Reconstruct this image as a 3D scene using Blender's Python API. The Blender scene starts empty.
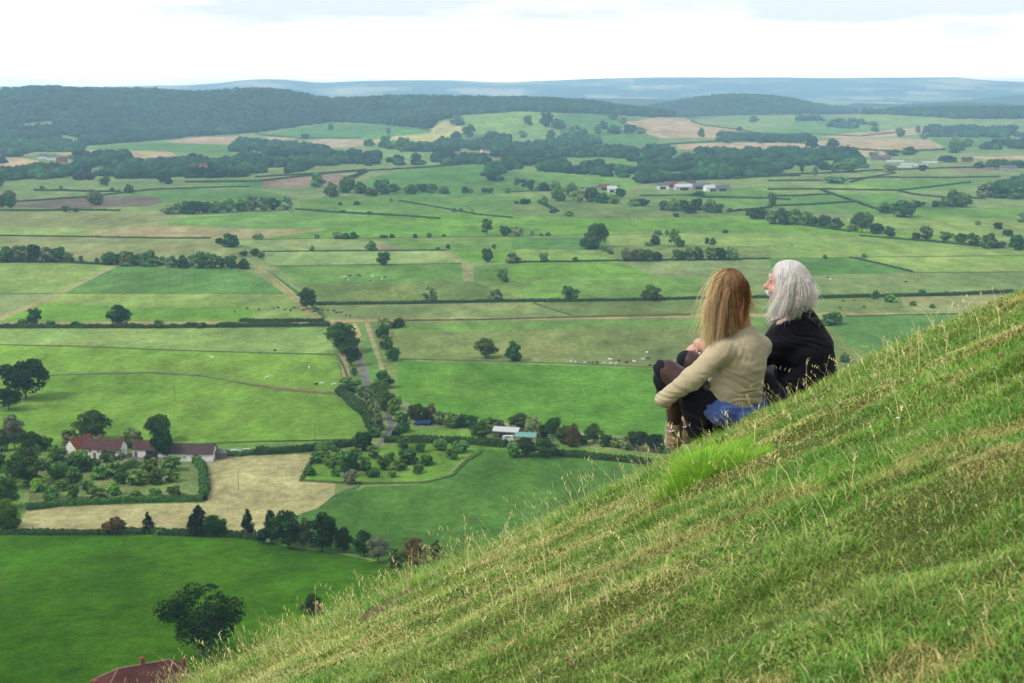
HAZE = 9.6e-5
SUN_E = 1.5
WORLD_S = 1.0
EXPO = 1.07
CL_OFF = (2.2, 4.5, 0.7)
import bpy, math, random
import numpy as np
from mathutils import Vector, Matrix, Euler
from mathutils.geometry import delaunay_2d_cdt
S = bpy.context.scene
COL = S.collection
R = math.radians
RNG = np.random.default_rng(7)
random.seed(7)
# ------------------------------------------------------------------ camera
CAMZ = 130.0
FPX = 1422.0
PITCH = math.atan((341.5 - 88.0) / FPX)
cam_d = bpy.data.cameras.new('camera')
cam_d.sensor_width = 36.0
cam_d.lens = 36.0 * FPX / 1024.0
cam_d.clip_start = 0.05
cam_d.clip_end = 90000.0
cam_d.dof.use_dof = True
cam_d.dof.focus_distance = 8.1
cam_d.dof.aperture_fstop = 9.0
cam = bpy.data.objects.new('camera', cam_d)
COL.objects.link(cam)
cam.location = (0, 0, CAMZ)
cam.rotation_euler = (R(90) - PITCH, 0, 0)
S.camera = cam
CP, SP = math.cos(PITCH), math.sin(PITCH)

def ray(px, py):
    """unit-y direction of the line of sight through a point of the picture"""
    a = (px - 512.0) / FPX
    b = (341.5 - py) / FPX
    d = (a, CP + b * SP, -SP + b * CP)
    return (d[0] / d[1], 1.0, d[2] / d[1])

def project(x, y, z):
    zz = z - CAMZ
    f = y * CP - zz * SP
    u = y * SP + zz * CP
    return 512 + FPX * x / f, 341.5 - FPX * u / f

def P3(px, py, y):
    d = ray(px, py)
    return np.array([d[0] * y, y, CAMZ + d[2] * y])

# ------------------------------------------------------------------ noise
def _hash(ix, iy, iz, seed):
    h = (ix.astype(np.int64) * 374761393 + iy.astype(np.int64) * 668265263 + iz.astype(np.int64) * 2147483647 + seed * 974711) & 0xFFFFFFFF
    h = ((h ^ (h >> 13)) * 1274126177) & 0xFFFFFFFF
    h = h ^ (h >> 16)
    return (h & 0xFFFF) / 65535.0

def vnoise(x, y, z=None, seed=0):
    x = np.asarray(x, float); y = np.asarray(y, float)
    z = np.zeros_like(x) if z is None else np.asarray(z, float)
    x0, y0, z0 = np.floor(x), np.floor(y), np.floor(z)
    fx, fy, fz = x - x0, y - y0, z - z0
    fx = fx * fx * (3 - 2 * fx); fy = fy * fy * (3 - 2 * fy); fz = fz * fz * (3 - 2 * fz)
    def c(i, j, k): return _hash(x0 + i, y0 + j, z0 + k, seed)
    a = c(0, 0, 0) * (1 - fx) + c(1, 0, 0) * fx
    b = c(0, 1, 0) * (1 - fx) + c(1, 1, 0) * fx
    r = a * (1 - fy) + b * fy
    if np.any(fz != 0):
        a = c(0, 0, 1) * (1 - fx) + c(1, 0, 1) * fx
        b = c(0, 1, 1) * (1 - fx) + c(1, 1, 1) * fx
        r = r * (1 - fz) + (a * (1 - fy) + b * fy) * fz
    return r * 2 - 1

def fbm(x, y, z=None, oct=4, seed=0):
    s, a, t = 0, 1.0, 0
    for i in range(oct):
        s = s + a * vnoise(x, y, z, seed + i * 13); t += a; a *= .5
        x = x * 2.03 + 11.3; y = y * 2.03 + 5.7
        if z is not None: z = z * 2.03 + 3.1
    return s / t

def sstep(a, b, x):
    t = np.clip((x - a) / (b - a), 0, 1)
    return t * t * (3 - 2 * t)

# ------------------------------------------------------------------ terrain
RELIEF = [  # picture column, distance, height, half-width across, half-width along
    (-480, 4700, 80, 700, 600), (-200, 5000, 104, 800, 600), (0, 4900, 96, 380, 560), (70, 4850, 103, 420, 540), (160, 4850, 98, 300, 540), (260, 4800, 109, 330, 540), (400, 4850, 84, 420, 500), (530, 4850, 80, 520, 480),
    (500, 4200, 52, 420, 420), (640, 4300, 22, 500, 420),
    (735, 6300, 92, 420, 480), (860, 5400, 34, 700, 420), (1010, 5400, 48, 500, 420), (1160, 5000, 60, 500, 420),
    (800, 8300, 52, 900, 500), (960, 7600, 58, 600, 500), (600, 9500, 60, 1200, 600),
    (1400, 5600, 90, 700, 600),
    (100, 10500, 70, 1500, 800), (1060, 10500, 95, 700, 800),
]
FARP = np.array([(-400, 82), (-100, 86), (0, 86.5), (100, 87), (190, 85.5), (225, 83.5), (250, 80.5), (280, 79.5), (322, 83), (350, 82), (390, 80.5),
                 (450, 80.5), (500, 82.5), (560, 80.5), (610, 78.5), (640, 77.5), (700, 78), (760, 77.5), (850, 78.5), (905, 78.3), (955, 78), (975, 81.5), (1024, 82.5), (1200, 80), (1500, 84)], float)

def valley(x, y):
    x = np.asarray(x, float); y = np.asarray(y, float)
    d = np.hypot(x, y)
    ux = x / np.maximum(np.abs(y), 1.0)
    z = 24.0 * sstep(430, 215, y)
    g = 0
    z = z + sstep(560, 420, d) * 1.2 * fbm(x / 45, y / 45, oct=2, seed=3)
    for (c, dd, h, sa, sl) in RELIEF:
        u = (c - 512) / FPX
        n = math.hypot(u, 1); cx, cy = u / n * dd, 1 / n * dd
        ax, ay = cy / dd, -cx / dd
        bx, by = cx / dd, cy / dd
        p = (x - cx) * ax + (y - cy) * ay
        q = (x - cx) * bx + (y - cy) * by
        g = g + (h * np.exp(-(p / sa) ** 2 - (q / sl) ** 2)) ** 3
    z = z + np.cbrt(g)
    row = np.interp(512 + ux * FPX, FARP[:, 0], FARP[:, 1])
    top = CAMZ + (88 - row) / FPX * 17500
    z = z + top * np.exp(-((d - 17500) / 3600.0) ** 2) * (1 + .02 * fbm(x / 900, y / 900, oct=3, seed=9))
    z = z + sstep(2600, 6000, d) * 7 * fbm(x / 700, y / 700, oct=2, seed=21)
    return z

def micro(x, y):
    """sheep-worn steps and tussocks of the near slope"""
    t = y + .18 * x
    m = .06 * fbm(x / 1.3, t / .55, oct=3, seed=31)
    m = m + .075 * fbm(x / 1.9, t / 1.7, oct=2, seed=33)
    m = m + .028 * fbm(x / .26, y / .17, oct=2, seed=35) + .011 * fbm(x / .09, y / .07, oct=2, seed=36)
    m = m + .018 * (1 - 2 * np.abs(vnoise(x / 1.1, t / .34, seed=38))) * sstep(1.5, 4, y)
    m = m * np.clip(y / 4.0, .25, 1)
    # tussock beside the sitting pair
    m = m + .05 * np.exp(-((x - .77) / .22) ** 2 - ((y - 5.7) / .40) ** 2)
    m = m + .06 * np.exp(-((x - 2.35) / .5) ** 2 - ((y - 7.6) / .35) ** 2)
    # worn seat of the pair: keep their ground smooth
    w = np.exp(-((x - 1.3) / .75) ** 2 - ((y - 8.35) / .5) ** 2)
    return m * (1 - .8 * w) + .05 * w

def hill0(x, y):
    x = np.asarray(x, float); y = np.asarray(y, float)
    xs = np.where(x > 0, 14 * np.tanh(x / 14), 16 * np.tanh(x / 16))
    f = np.where(y < 18, .0203 * y * y, .0203 * 324 + (y - 18) * .70)
    f = np.where(y < 0, 0.0, f)
    return CAMZ - 1.345 + .5 * xs - f

def hill(x, y):
    return hill0(x, y) + micro(x, y)

_T = 100.0 * 1.012 ** np.arange(0, 505)
def at(px, py, off=0.0):
    """point of the valley floor that is seen at a place of the picture"""
    d = ray(px, py)
    h0 = CAMZ / max(1e-5, -d[2]) * .35 if d[2] < 0 else 8000.0     # nothing stands high enough to be met before this
    T = _T[_T > min(h0, 9000.0)]
    m = CAMZ + d[2] * T <= valley(d[0] * T, T) + off
    if not m.any(): return Vector((d[0] * 17000, 17000, float(valley(d[0] * 17000, 17000))))
    k = int(np.argmax(m)); lo, hi = (T[k - 1] if k else T[0] * .97), T[k]
    for _ in range(3):
        t = np.linspace(lo, hi, 17)
        m = CAMZ + d[2] * t <= valley(d[0] * t, t) + off
        k = int(np.argmax(m)) if m.any() else 16
        lo, hi = t[max(0, k - 1)], t[k]
    b = (lo + hi) / 2
    return Vector((d[0] * b, b, float(valley(d[0] * b, b))))

def atplane(px, py, z):
    d = ray(px, py); t = (z - CAMZ) / d[2]
    return Vector((d[0] * t, t, z))

# ------------------------------------------------------------------ mesh and object helpers
def mesh(name, V, F, smooth=False, mats=(), mi=None, attrs=None):
    """V (n,3) array; F list of faces or (m,k) array"""
    me = bpy.data.meshes.new(name)
    V = np.asarray(V, np.float32)
    if isinstance(F, np.ndarray) and F.ndim == 2:
        m, k = F.shape
        me.vertices.add(len(V)); me.vertices.foreach_set('co', V.ravel())
        me.loops.add(m * k); me.loops.foreach_set('vertex_index', F.astype(np.int32).ravel())
        me.polygons.add(m)
        me.polygons.foreach_set('loop_start', np.arange(0, m * k, k, dtype=np.int32))
        me.polygons.foreach_set('loop_total', np.full(m, k, np.int32))
    else:
        me.from_pydata(V.tolist(), [], [list(map(int, f)) for f in F])
    for m_ in mats: me.materials.append(m_)
    if mi is not None: me.polygons.foreach_set('material_index', np.asarray(mi, np.int32))
    me.polygons.foreach_set('use_smooth', np.full(len(me.polygons), bool(smooth)))
    if attrs:
        for nm, (dom, arr) in attrs.items():
            arr = np.asarray(arr, np.float32)
            if arr.ndim == 2:
                a = me.attributes.new(nm, 'FLOAT_COLOR', dom)
                if arr.shape[1] == 3: arr = np.hstack([arr, np.ones((len(arr), 1), np.float32)])
                a.data.foreach_set('color', arr.ravel())
            else:
                a = me.attributes.new(nm, 'FLOAT', dom); a.data.foreach_set('value', arr)
    me.update(calc_edges=True)
    me.validate()
    return me

def link(name, me, parent=None, label=None, cat=None, group=None, kind=None, loc=None):
    o = bpy.data.objects.new(name, me)
    COL.objects.link(o)
    if parent is not None: o.parent = parent
    if loc is not None: o.location = loc
    tag(o, label, cat, group, kind)
    return o

def tag(o, label=None, cat=None, group=None, kind=None):
    if label: o['label'] = label
    if cat: o['category'] = cat
    if group: o['group'] = group
    if kind: o['kind'] = kind
    return o

class MB:
    """collects shapes into one mesh, with a material index per face"""
    def __init__(s): s.V = []; s.F = []; s.M = []; s.n = 0
    def add(s, V, F, m=0):
        V = np.asarray(V, float); s.V.append(V)
        for f in F: s.F.append([i + s.n for i in f]); s.M.append(m)
        s.n += len(V); return s
    def box(s, c, d, m=0, rz=0.0):
        x, y, z = np.array(d) / 2
        V = np.array([(i * x, j * y, k * z) for k in (-1, 1) for j in (-1, 1) for i in (-1, 1)])
        if rz:
            c_, s_ = math.cos(rz), math.sin(rz)
            V = np.stack([V[:, 0] * c_ - V[:, 1] * s_, V[:, 0] * s_ + V[:, 1] * c_, V[:, 2]], 1)
        F = [(0, 2, 3, 1), (4, 5, 7, 6), (0, 1, 5, 4), (2, 6, 7, 3), (0, 4, 6, 2), (1, 3, 7, 5)]
        return s.add(V + np.array(c), F, m)
    def tube(s, pts, rad, n=8, m=0, cap=True):
        pts = [np.array(p, float) for p in pts]
        if not hasattr(rad, '__len__'): rad = [rad] * len(pts)
        V = []; 
        for i, p in enumerate(pts):
            t = pts[min(i + 1, len(pts) - 1)] - pts[max(i - 1, 0)]
            t = t / (np.linalg.norm(t) + 1e-9)
            a = np.cross(t, (0, 0, 1.0) if abs(t[2]) < .9 else (1.0, 0, 0)); a /= np.linalg.norm(a)
            b = np.cross(t, a)
            for k in range(n):
                w = 2 * math.pi * k / n
                V.append(p + rad[i] * (a * math.cos(w) + b * math.sin(w)))
        F = []
        for i in range(len(pts) - 1):
            for k in range(n):
                F.append((i * n + k, i * n + (k + 1) % n, (i + 1) * n + (k + 1) % n, (i + 1) * n + k))
        if cap: F.append(tuple(range(n - 1, -1, -1))); F.append(tuple(range((len(pts) - 1) * n, len(pts) * n)))
        return s.add(V, F, m)
    def ball(s, c, r, m=0, nu=12, nv=8):
        V = [(0, 0, -1)]
        for j in range(1, nv):
            a = -math.pi / 2 + math.pi * j / nv
            for i in range(nu):
                b = 2 * math.pi * i / nu
                V.append((math.cos(a) * math.cos(b), math.cos(a) * math.sin(b), math.sin(a)))
        V.append((0, 0, 1)); F = []
        for i in range(nu):
            F.append((0, 1 + (i + 1) % nu, 1 + i))
            for j in range(nv - 2):
                q = 1 + j * nu
                F.append((q + i, q + (i + 1) % nu, q + nu + (i + 1) % nu, q + nu + i))
            q = 1 + (nv - 2) * nu
            F.append((q + i, q + (i + 1) % nu, len(V) - 1))
        return s.add(np.array(V) * np.array(r) + np.array(c), F, m)
    def me(s, name, mats, smooth=False):
        return mesh(name, np.vstack(s.V), s.F, smooth, mats, s.M)

# ------------------------------------------------------------------ materials
def srgb(r, g, b):
    f = lambda c: (c / 255 / 12.92) if c / 255 <= .04045 else ((c / 255 + .055) / 1.055) ** 2.4
    return (f(r), f(g), f(b))
LUM = 1.86   # how much brighter than its base colour a sunlit surface is photographed
def alb(r, g, b, k=1.0):
    return tuple(min(.9, v / LUM * k) for v in srgb(r, g, b))

def nodemat(name):
    m = bpy.data.materials.new(name); m.use_nodes = True
    nt = m.node_tree
    b = nt.nodes['Principled BSDF']
    b.inputs['Roughness'].default_value = .85
    b.inputs['Specular IOR Level'].default_value = .2
    return m, nt, b

def noise_node(nt, scale, detail=4, rough=.55, coord='Object', vec_scale=None):
    tc = nt.nodes.new('ShaderNodeTexCoord')
    n = nt.nodes.new('ShaderNodeTexNoise')
    n.inputs['Scale'].default_value = scale; n.inputs['Detail'].default_value = detail; n.inputs['Roughness'].default_value = rough
    if vec_scale:
        mp = nt.nodes.new('ShaderNodeMapping'); mp.inputs['Scale'].default_value = vec_scale
        nt.links.new(tc.outputs[coord], mp.inputs['Vector']); nt.links.new(mp.outputs['Vector'], n.inputs['Vector'])
    else:
        nt.links.new(tc.outputs[coord], n.inputs['Vector'])
    return n

def vary(nt, col_socket, fac_socket, lo, hi):
    """multiply a colour by a factor that runs between lo and hi"""
    mr = nt.nodes.new('ShaderNodeMapRange')
    mr.inputs['From Min'].default_value = .3; mr.inputs['From Max'].default_value = .7
    mr.inputs['To Min'].default_value = lo; mr.inputs['To Max'].default_value = hi
    nt.links.new(fac_socket, mr.inputs['Value'])
    vm = nt.nodes.new('ShaderNodeVectorMath'); vm.operation = 'SCALE'
    if isinstance(col_socket, tuple): vm.inputs[0].default_value = col_socket
    else: nt.links.new(col_socket, vm.inputs[0])
    nt.links.new(mr.outputs['Result'], vm.inputs['Scale'])
    return vm.outputs['Vector']

def simple(name, col, rough=.8, var=.2, scale=3.0, bump=0.0, vec_scale=None, spec=.2, metal=0):
    m, nt, b = nodemat(name)
    n = noise_node(nt, scale, vec_scale=vec_scale)
    nt.links.new(vary(nt, tuple(col), n.outputs['Fac'], 1 - var, 1 + var), b.inputs['Base Color'])
    b.inputs['Roughness'].default_value = rough
    b.inputs['Specular IOR Level'].default_value = spec
    b.inputs['Metallic'].default_value = metal
    if bump:
        bp = nt.nodes.new('ShaderNodeBump'); bp.inputs['Strength'].default_value = bump; bp.inputs['Distance'].default_value = .02
        nt.links.new(n.outputs['Fac'], bp.inputs['Height']); nt.links.new(bp.outputs['Normal'], b.inputs['Normal'])
    return m

def attr_mat(name, attr, rough=.8, spec=.15, nscale=None, nvar=.15, rand=0.0, transl=0.0):
    m, nt, b = nodemat(name)
    a = nt.nodes.new('ShaderNodeAttribute'); a.attribute_name = attr
    c = a.outputs['Color']
    if nscale:
        for s_, v_ in (nscale if isinstance(nscale, list) else [(nscale, nvar)]):
            n = noise_node(nt, s_)
            c = vary(nt, c, n.outputs['Fac'], 1 - v_, 1 + v_)
    if rand:
        oi = nt.nodes.new('ShaderNodeObjectInfo')
        mr = nt.nodes.new('ShaderNodeMapRange'); mr.inputs['To Min'].default_value = 1 - rand; mr.inputs['To Max'].default_value = 1 + rand
        nt.links.new(oi.outputs['Random'], mr.inputs['Value'])
        hs = nt.nodes.new('ShaderNodeHueSaturation')
        mh = nt.nodes.new('ShaderNodeMapRange'); mh.inputs['To Min'].default_value = .475; mh.inputs['To Max'].default_value = .52
        fr = nt.nodes.new('ShaderNodeMath'); fr.operation = 'FRACT'
        mu = nt.nodes.new('ShaderNodeMath'); mu.operation = 'MULTIPLY'; mu.inputs[1].default_value = 7.31
        nt.links.new(oi.outputs['Random'], mu.inputs[0]); nt.links.new(mu.outputs[0], fr.inputs[0]); nt.links.new(fr.outputs[0], mh.inputs['Value'])
        nt.links.new(mh.outputs['Result'], hs.inputs['Hue'])
        nt.links.new(mr.outputs['Result'], hs.inputs['Value']); nt.links.new(c, hs.inputs['Color']); c = hs.outputs['Color']
    nt.links.new(c, b.inputs['Base Color'])
    b.inputs['Roughness'].default_value = rough; b.inputs['Specular IOR Level'].default_value = spec
    if transl:
        out = nt.nodes['Material Output']
        t = nt.nodes.new('ShaderNodeBsdfTranslucent'); nt.links.new(c, t.inputs['Color'])
        mx = nt.nodes.new('ShaderNodeMixShader'); mx.inputs['Fac'].default_value = transl
        nt.links.new(b.outputs[0], mx.inputs[1]); nt.links.new(t.outputs[0], mx.inputs[2]); nt.links.new(mx.outputs[0], out.inputs['Surface'])
    return m
# ------------------------------------------------------------------ the valley floor: one sheet, every field its own patch of colour
C = dict(
 D1=(74,120,26), D2=(92,138,60), G1=(122,166,68), G0=(132,174,70), G2=(118,158,78), G3=(104,148,76), P1=(142,172,92), P2=(156,180,108), O1=(130,150,86), O2=(150,160,104),
 S1=(190,182,132), S2=(178,168,118), W1=(204,180,140), W2=(196,178,148), B1=(122,112,96), B2=(150,130,112), V1=(84,124,62), Y1=(190,190,120), RD=(128,124,122), TK=(164,162,116), E1=(148,124,96), N1=(136,158,98), N2=(124,152,96), YD=(150,148,136), GR=(100,150,56))
FIELDS = [
 # --- below the hill
 ('D1', (-260,538),(0,534),(130,535),(200,535.5),(240,537.5),(262,541),(300,549),(330,552),(380,562),(470,580),(640,640),(900,1000),(-300,1000)),
 ('D2', (322,512),(345,497),(365,487),(425,484),(447,478),(462,462),(478,449),(560,452),(640,459),(820,470),(900,600),(640,640),(440,575),(360,556),(300,546),(268,540),(280,527)),
 ('G2', (-260,506),(24,505),(20,533),(-260,537)),
 ('S1', (14,534),(27,510),(60,506),(205,503),(207,462),(200,456),(318,453),(304,478),(336,484),(334,495),(318,508),(288,517),(262,534),(235,535.5),(130,533.5)),
 ('V1', (318,508),(334,495),(362,484),(352,496),(338,507),(300,528),(268,539),(250,537),(262,528)),
 ('YD', (98,457),(150,455),(176,456),(216,459),(214,463),(160,461),(120,461),(100,461)),
 ('O1', (28,505),(33,462),(196,459),(203,498),(150,502)),
 ('G2', (-260,400),(0,440),(60,458),(30,470),(22,505),(-260,506)),
 ('G1', (300,480),(306,468),(322,452),(400,440),(420,436),(470,441),(482,448),(462,460),(444,476),(425,483),(360,484)),
 ('N2', (400,437),(420,428),(500,430),(500,443),(470,441)),
 ('G1', (395,440),(403,428),(480,430),(484,441),(440,440)),
 ('G1', (484,441),(540,444),(640,454),(700,462),(700,470),(640,460),(478,449)),
 ('G2', (-260,452),(160,452),(350,443),(352,437),(300,437),(-260,449)),
 ('O1', (200,452),(350,442),(396,438),(396,446),(318,454),(205,457)),
 # --- big pastures left of the lane
 ('G1', (-260,380),(0,378),(60,374.5),(150,372.5),(200,375),(270,387),(300,391),(332,395),(352,408),(372,424),(374,436),(350,441),(200,445),(0,449),(-260,452)),
 ('G0', (-260,345),(0,345),(160,350),(335,354),(345,385),(335,391),(270,385),(200,373),(150,370.5),(60,372.5),(0,376),(-260,378)),
 ('P1', (-260,328),(325,328),(337,353.5),(160,349.5),(0,344.5),(-260,344.5)),
 ('S2', (-260,322.5),(320,321),(325,324),(-260,325.5)),
 ('G2', (-260,325.5),(325,324),(325,328),(-260,328)),
 ('P1', (-260,261),(0,262),(115,265.5),(84,281),(46,300),(0,318),(-260,322)),
 ('N1', (-260,294),(60,293.5),(46,300),(0,318),(-260,322)),
 ('G3', (118,265.5),(240,269),(262,278),(284,293),(60,293)),
 ('P1', (60,293.5),(286,294),(300,305),(150,308),(40,303),(46,300)),
 ('G1', (40,303),(150,308),(300,305),(318,321),(0,322),(0,318)),
 ('TK', (-10,320),(46,298),(84,280),(113,265.5),(119,265.5),(88,281),(52,299),(-2,322)),
 ('O2', (-260,235),(80,237),(210,238),(226,248),(236,255),(240,266),(0,262),(-260,260)),
 ('P2', (-260,224),(0,226),(110,230),(80,236.5),(-260,234)),
 ('S2', (80,236.5),(112,229),(160,226),(256,229),(330,229),(322,236),(256,240),(205,238)),
 ('O2', (-260,212),(0,212),(60,211),(160,213),(256,216),(300,226),(256,229),(160,226),(110,230),(0,226),(-260,224)),
 ('G2', (160,224),(185,218),(256,213),(300,212),(370,215),(330,229),(256,229)),
 ('P1', (-260,204),(0,206),(60,209),(160,210),(256,213),(185,218),(160,213),(60,211),(-260,212)),
 ('B1', (-260,207),(6,201),(60,199),(100,196),(150,196),(168,201),(150,206),(60,209),(0,206)),
 ('G3', (100,196),(180,189),(256,189),(300,200),(168,203),(150,196)),
 ('N1', (-260,190),(0,186),(20,183),(60,180),(180,181),(250,186),(180,189),(100,196),(6,201),(-260,204)),
 # --- middle, between the track and the far hedges
 ('G2', (300,200),(370,195),(512,196),(640,203),(512,214),(370,215),(300,212)),
 ('G1', (256,240),(330,229),(370,215),(512,214),(640,220),(640,232),(512,237),(345,238)),
 ('P2', (238,240),(345,238),(366,240),(378,250.5),(262,251.5),(240,244)),
 ('TK', (366,240),(372,239),(402,249),(384,250.5),(378,250.5)),
 ('P2', (262,252),(440,250.5),(452,256),(458,262),(278,265.5),(266,262)),
 ('G2', (372,239),(512,238),(512,249),(450,250.5),(402,249)),
 ('TK', (436,250.5),(446,250.5),(466,260),(472,266),(474,281),(463,281),(462,266),(452,256)),
 ('G1', (446,250.5),(512,249.5),(512,262),(466,262)),
 ('G2', (274,266),(462,263.5),(463,281),(400,282),(300,284)),
 ('O1', (294,284),(400,282),(474,281.5),(494,290),(528,300),(420,302),(322,304),(312,296)),
 ('G2', (474,266),(512,263),(512,280),(474,281)),
 ('N1', (318,306),(440,302),(560,301),(566,315),(440,317),(324,321),(320,316)),
 ('P1', (476,281.5),(512,280.5),(522,288),(530,300),(494,290)),
 ('P1', (240,294),(286,294),(300,302),(314,320),(256,322),(248,300)),
 # ground either side of the farm track
 ('O2', (252,262),(262,264),(304,300),(322,318),(330,322),(316,322),(294,302),(254,270)),
 ('S2', (253,263),(256,264),(298,301),(320,322),(317,322),(294,301)),
 ('S2', (258.5,263.5),(261.5,265),(304,301),(326,321),(323.5,321),(301,301)),
 ('V1', (259,264),(262,266),(308,298),(328,318),(322,318),(304,300)),
 ('G3', (512,238),(604,236),(610,250),(512,249)),
 ('P1', (604,234),(700,231),(770,233),(770,246),(700,247),(612,245)),
 ('P1', (512,249),(606,250),(616,261),(512,262)),
 ('O1', (612,245),(770,246),(900,249),(770,258.5),(616,260)),
 ('G1', (512,263),(612,261),(662,278),(512,280)),
 ('N1', (612,261),(770,259),(770,277),(662,278)),
 ('G2', (512,281),(700,278),(700,297),(640,300),(525,302),(520,290)),
 ('N1', (700,278),(770,277),(900,273),(1200,272),(1200,288),(1010,291),(820,298),(700,298)),
 ('G3', (770,260),(850,257.5),(880,264),(912,272),(770,276.5)),
 ('P1', (852,257.5),(1200,255),(1200,271.5),(912,272)),
 ('G1', (960,256),(1200,254),(1200,262),(1010,259)),
 ('P1', (770,233),(860,237),(1000,248),(1200,252),(1200,255),(852,257),(770,258.5)),
 ('O1', (520,303),(640,300),(820,299),(1010,293),(990,305),(820,312),(572,316),(548,308)),
 ('O2', (900,297),(1200,292),(1200,312),(960,312),(905,309)),
 ('S2', (330,320),(380,318.5),(572,316.3),(820,313),(960,312.5),(960,315),(820,316),(572,319),(390,321),(330,323)),
 ('O1', (392,322),(572,320),(720,317),(840,316.5),(860,345),(860,370),(700,367),(650,367),(560,363),(398,358),(388,340)),
 ('G2', (392,326),(572,321),(700,319),(840,317.5),(840,324),(700,327),(540,329),(394,332)),
 ('GR', (396,361),(560,365),(650,368.5),(900,372),(900,400),(680,440),(600,434),(560,428),(430,414),(402,400),(386,378)),
 ('G3', (826,322),(850,316),(960,314),(960,330),(930,352),(866,352),(846,345)),
 ('O1', (838,332),(846,345),(866,352),(930,352),(930,380),(880,420),(810,380)),
 # --- the lane
 ('O1', (334,352),(346,345),(350,322),(396,322),(392,350),(398,362),(396,400),(345,400),(344,385)),
 ('S2', (339,353),(346,352),(352,390),(345,398),(344,384)),
 ('G3', (360,330),(366,324),(376,338),(383,362),(382,384),(374,388),(366,360)),
 ('S2', (350,324),(356,323),(362,335),(356,340)),
 ('TK', (364,323),(369,322),(374,338),(380,355),(387,378),(383,382),(378,362),(370,340)),
 ('RD', (356,346),(359,346),(363,362),(369,380),(373,388),(367,389),(362,378),(358,362)),
 ('RD', (386,414),(391,416),(396,424),(395,429),(387,437),(381,445),(377,445),(384,434),(389,426),(387,420)),
 ('RD', (367,389),(373,388),(382,402),(391,416),(386,414),(376,400)),
 # --- second belt
 ('G3', (430,165),(500,163),(512,170),(560,190),(430,200),(370,195),(350,193),(362,180)),
 ('G2', (512,170),(600,172),(640,180),(620,200),(560,192)),
 ('N1', (362,164),(480,160),(500,163),(430,166),(256,176),(-260,186),(-260,180),(256,170)),
 ('B2', (262,178),(340,173),(360,178),(338,186),(262,188)),
 ('G3', (150,181),(262,178),(262,188),(350,193),(256,189),(180,181)),
 ('O1', (512,206),(560,202),(620,205),(720,206),(760,215),(640,219),(512,216)),
 ('G2', (640,196),(760,186),(900,192),(900,200),(760,206),(720,206)),
 ('G1', (640,219),(760,215),(840,222),(900,232),(860,236),(770,233),(700,230),(640,232)),
 ('N1', (730,178),(900,172),(1200,170),(1200,182),(900,182),(760,186)),
 ('G2', (850,181),(1000,178),(960,190),(900,192),(852,188)),
 ('P1', (760,190),(860,184),(900,192),(800,196)),
 ('G3', (770,196),(850,194),(900,200),(960,208),(860,214),(790,207)),
 ('N1', (900,192),(1200,186),(1200,205),(980,208)),
 ('G2', (860,214),(960,208),(1200,206),(1200,220),(900,218)),
 ('P1', (860,216),(900,218),(1200,220),(1200,240),(1000,240),(900,232),(840,222)),
 ('G1', (770,222),(840,222),(900,232),(1000,246),(860,237)),
 # --- far slopes, left to right
 ('W1', (-260,172),(-10,171),(0,158),(20,157.5),(44,162),(40,166),(0,170)),
 ('W2', (-260,157),(0,154),(30,153),(36,155.5),(0,156),(-260,160)),
 ('W1', (55,153),(80,151),(110,150),(172,152),(176,156),(140,158),(100,160),(70,158)),
 ('G3', (84,148),(140,143),(208,144),(232,147),(232,154),(200,153),(172,152),(110,150)),
 ('G2', (176,156),(200,152),(232,152),(234,159),(180,161)),
 ('W1', (168,141.5),(190,138),(248,135.5),(246,139),(228,144),(208,144),(176,143)),
 ('P2', (80,138),(108,135),(112,139),(84,141)),
 ('P1', (0,130),(30,123),(50,121),(55,124),(20,130),(0,133)),
 ('P1', (10,124),(50,120.5),(56,121.5),(16,126)),
 ('P1', (0,109),(20,104),(36,103),(36,105),(4,110)),
 ('G3', (256,136),(290,130),(330,124),(380,125),(430,130),(432,133),(362,138.5),(300,138)),
 ('W1', (262,136.5),(300,138),(290,141),(270,140)),
 ('W2', (294,142),(330,138.5),(366,141),(366,146),(316,149),(300,146)),
 ('Y1', (366,141),(396,136),(430,133),(436,124),(456,120),(464,128),(462,133),(430,142),(390,146)),
 ('G3', (450,142),(470,134),(512,134),(512,144),(480,146)),
 ('P1', (440,121),(470,114),(512,111),(560,113),(560,124),(540,133),(470,134),(462,128),(456,120)),
 ('G3', (560,114),(600,114),(640,120),(622,128),(600,136),(560,138),(545,130)),
 ('P1', (512,132),(560,126),(560,140),(512,144)),
 ('G3', (560,136),(620,132),(660,136),(656,146),(560,146)),
 ('W1', (622,122),(650,118.5),(684,117.5),(692,123),(740,130),(758,134),(756,138),(700,138),(660,138),(640,131),(632,125)),
 ('P1', (692,119),(800,115.5),(830,118),(800,134),(760,133),(700,123)),
 ('G2', (760,133),(800,116),(880,122),(880,130),(820,138),(766,137)),
 ('W1', (676,144),(720,143),(760,143),(764,148),(700,151),(680,149)),
 ('W1', (764,143),(812,144),(820,148),(764,149)),
 ('W1', (820,137),(850,133),(905,128),(924,127),(920,134),(880,137),(846,139)),
 ('W1', (815,141),(860,138.5),(905,138),(930,140),(944,147),(930,151),(870,151),(820,146)),
 ('W1', (856,150),(900,152),(890,155),(860,156)),
 ('P1', (826,117),(880,115),(940,116),(962,121),(924,126),(880,128)),
 ('G3', (930,138),(1000,138),(1010,148),(944,147)),
 ('P1', (924,123),(1200,121),(1200,126),(930,126)),
 ('G2', (600,146),(680,150),(690,160),(620,168),(580,160)),
 ('G3', (512,152),(600,150),(600,158),(520,160)),
 ('N1', (356,148),(420,146),(430,152),(366,158)),
 ('P1', (380,152),(420,150),(430,156),(380,160)),
 ('N1', (860,160),(960,156),(1040,158),(1000,170),(880,174)),
 ('W1', (972,157),(1200,152),(1200,157),(990,160)),
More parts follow.
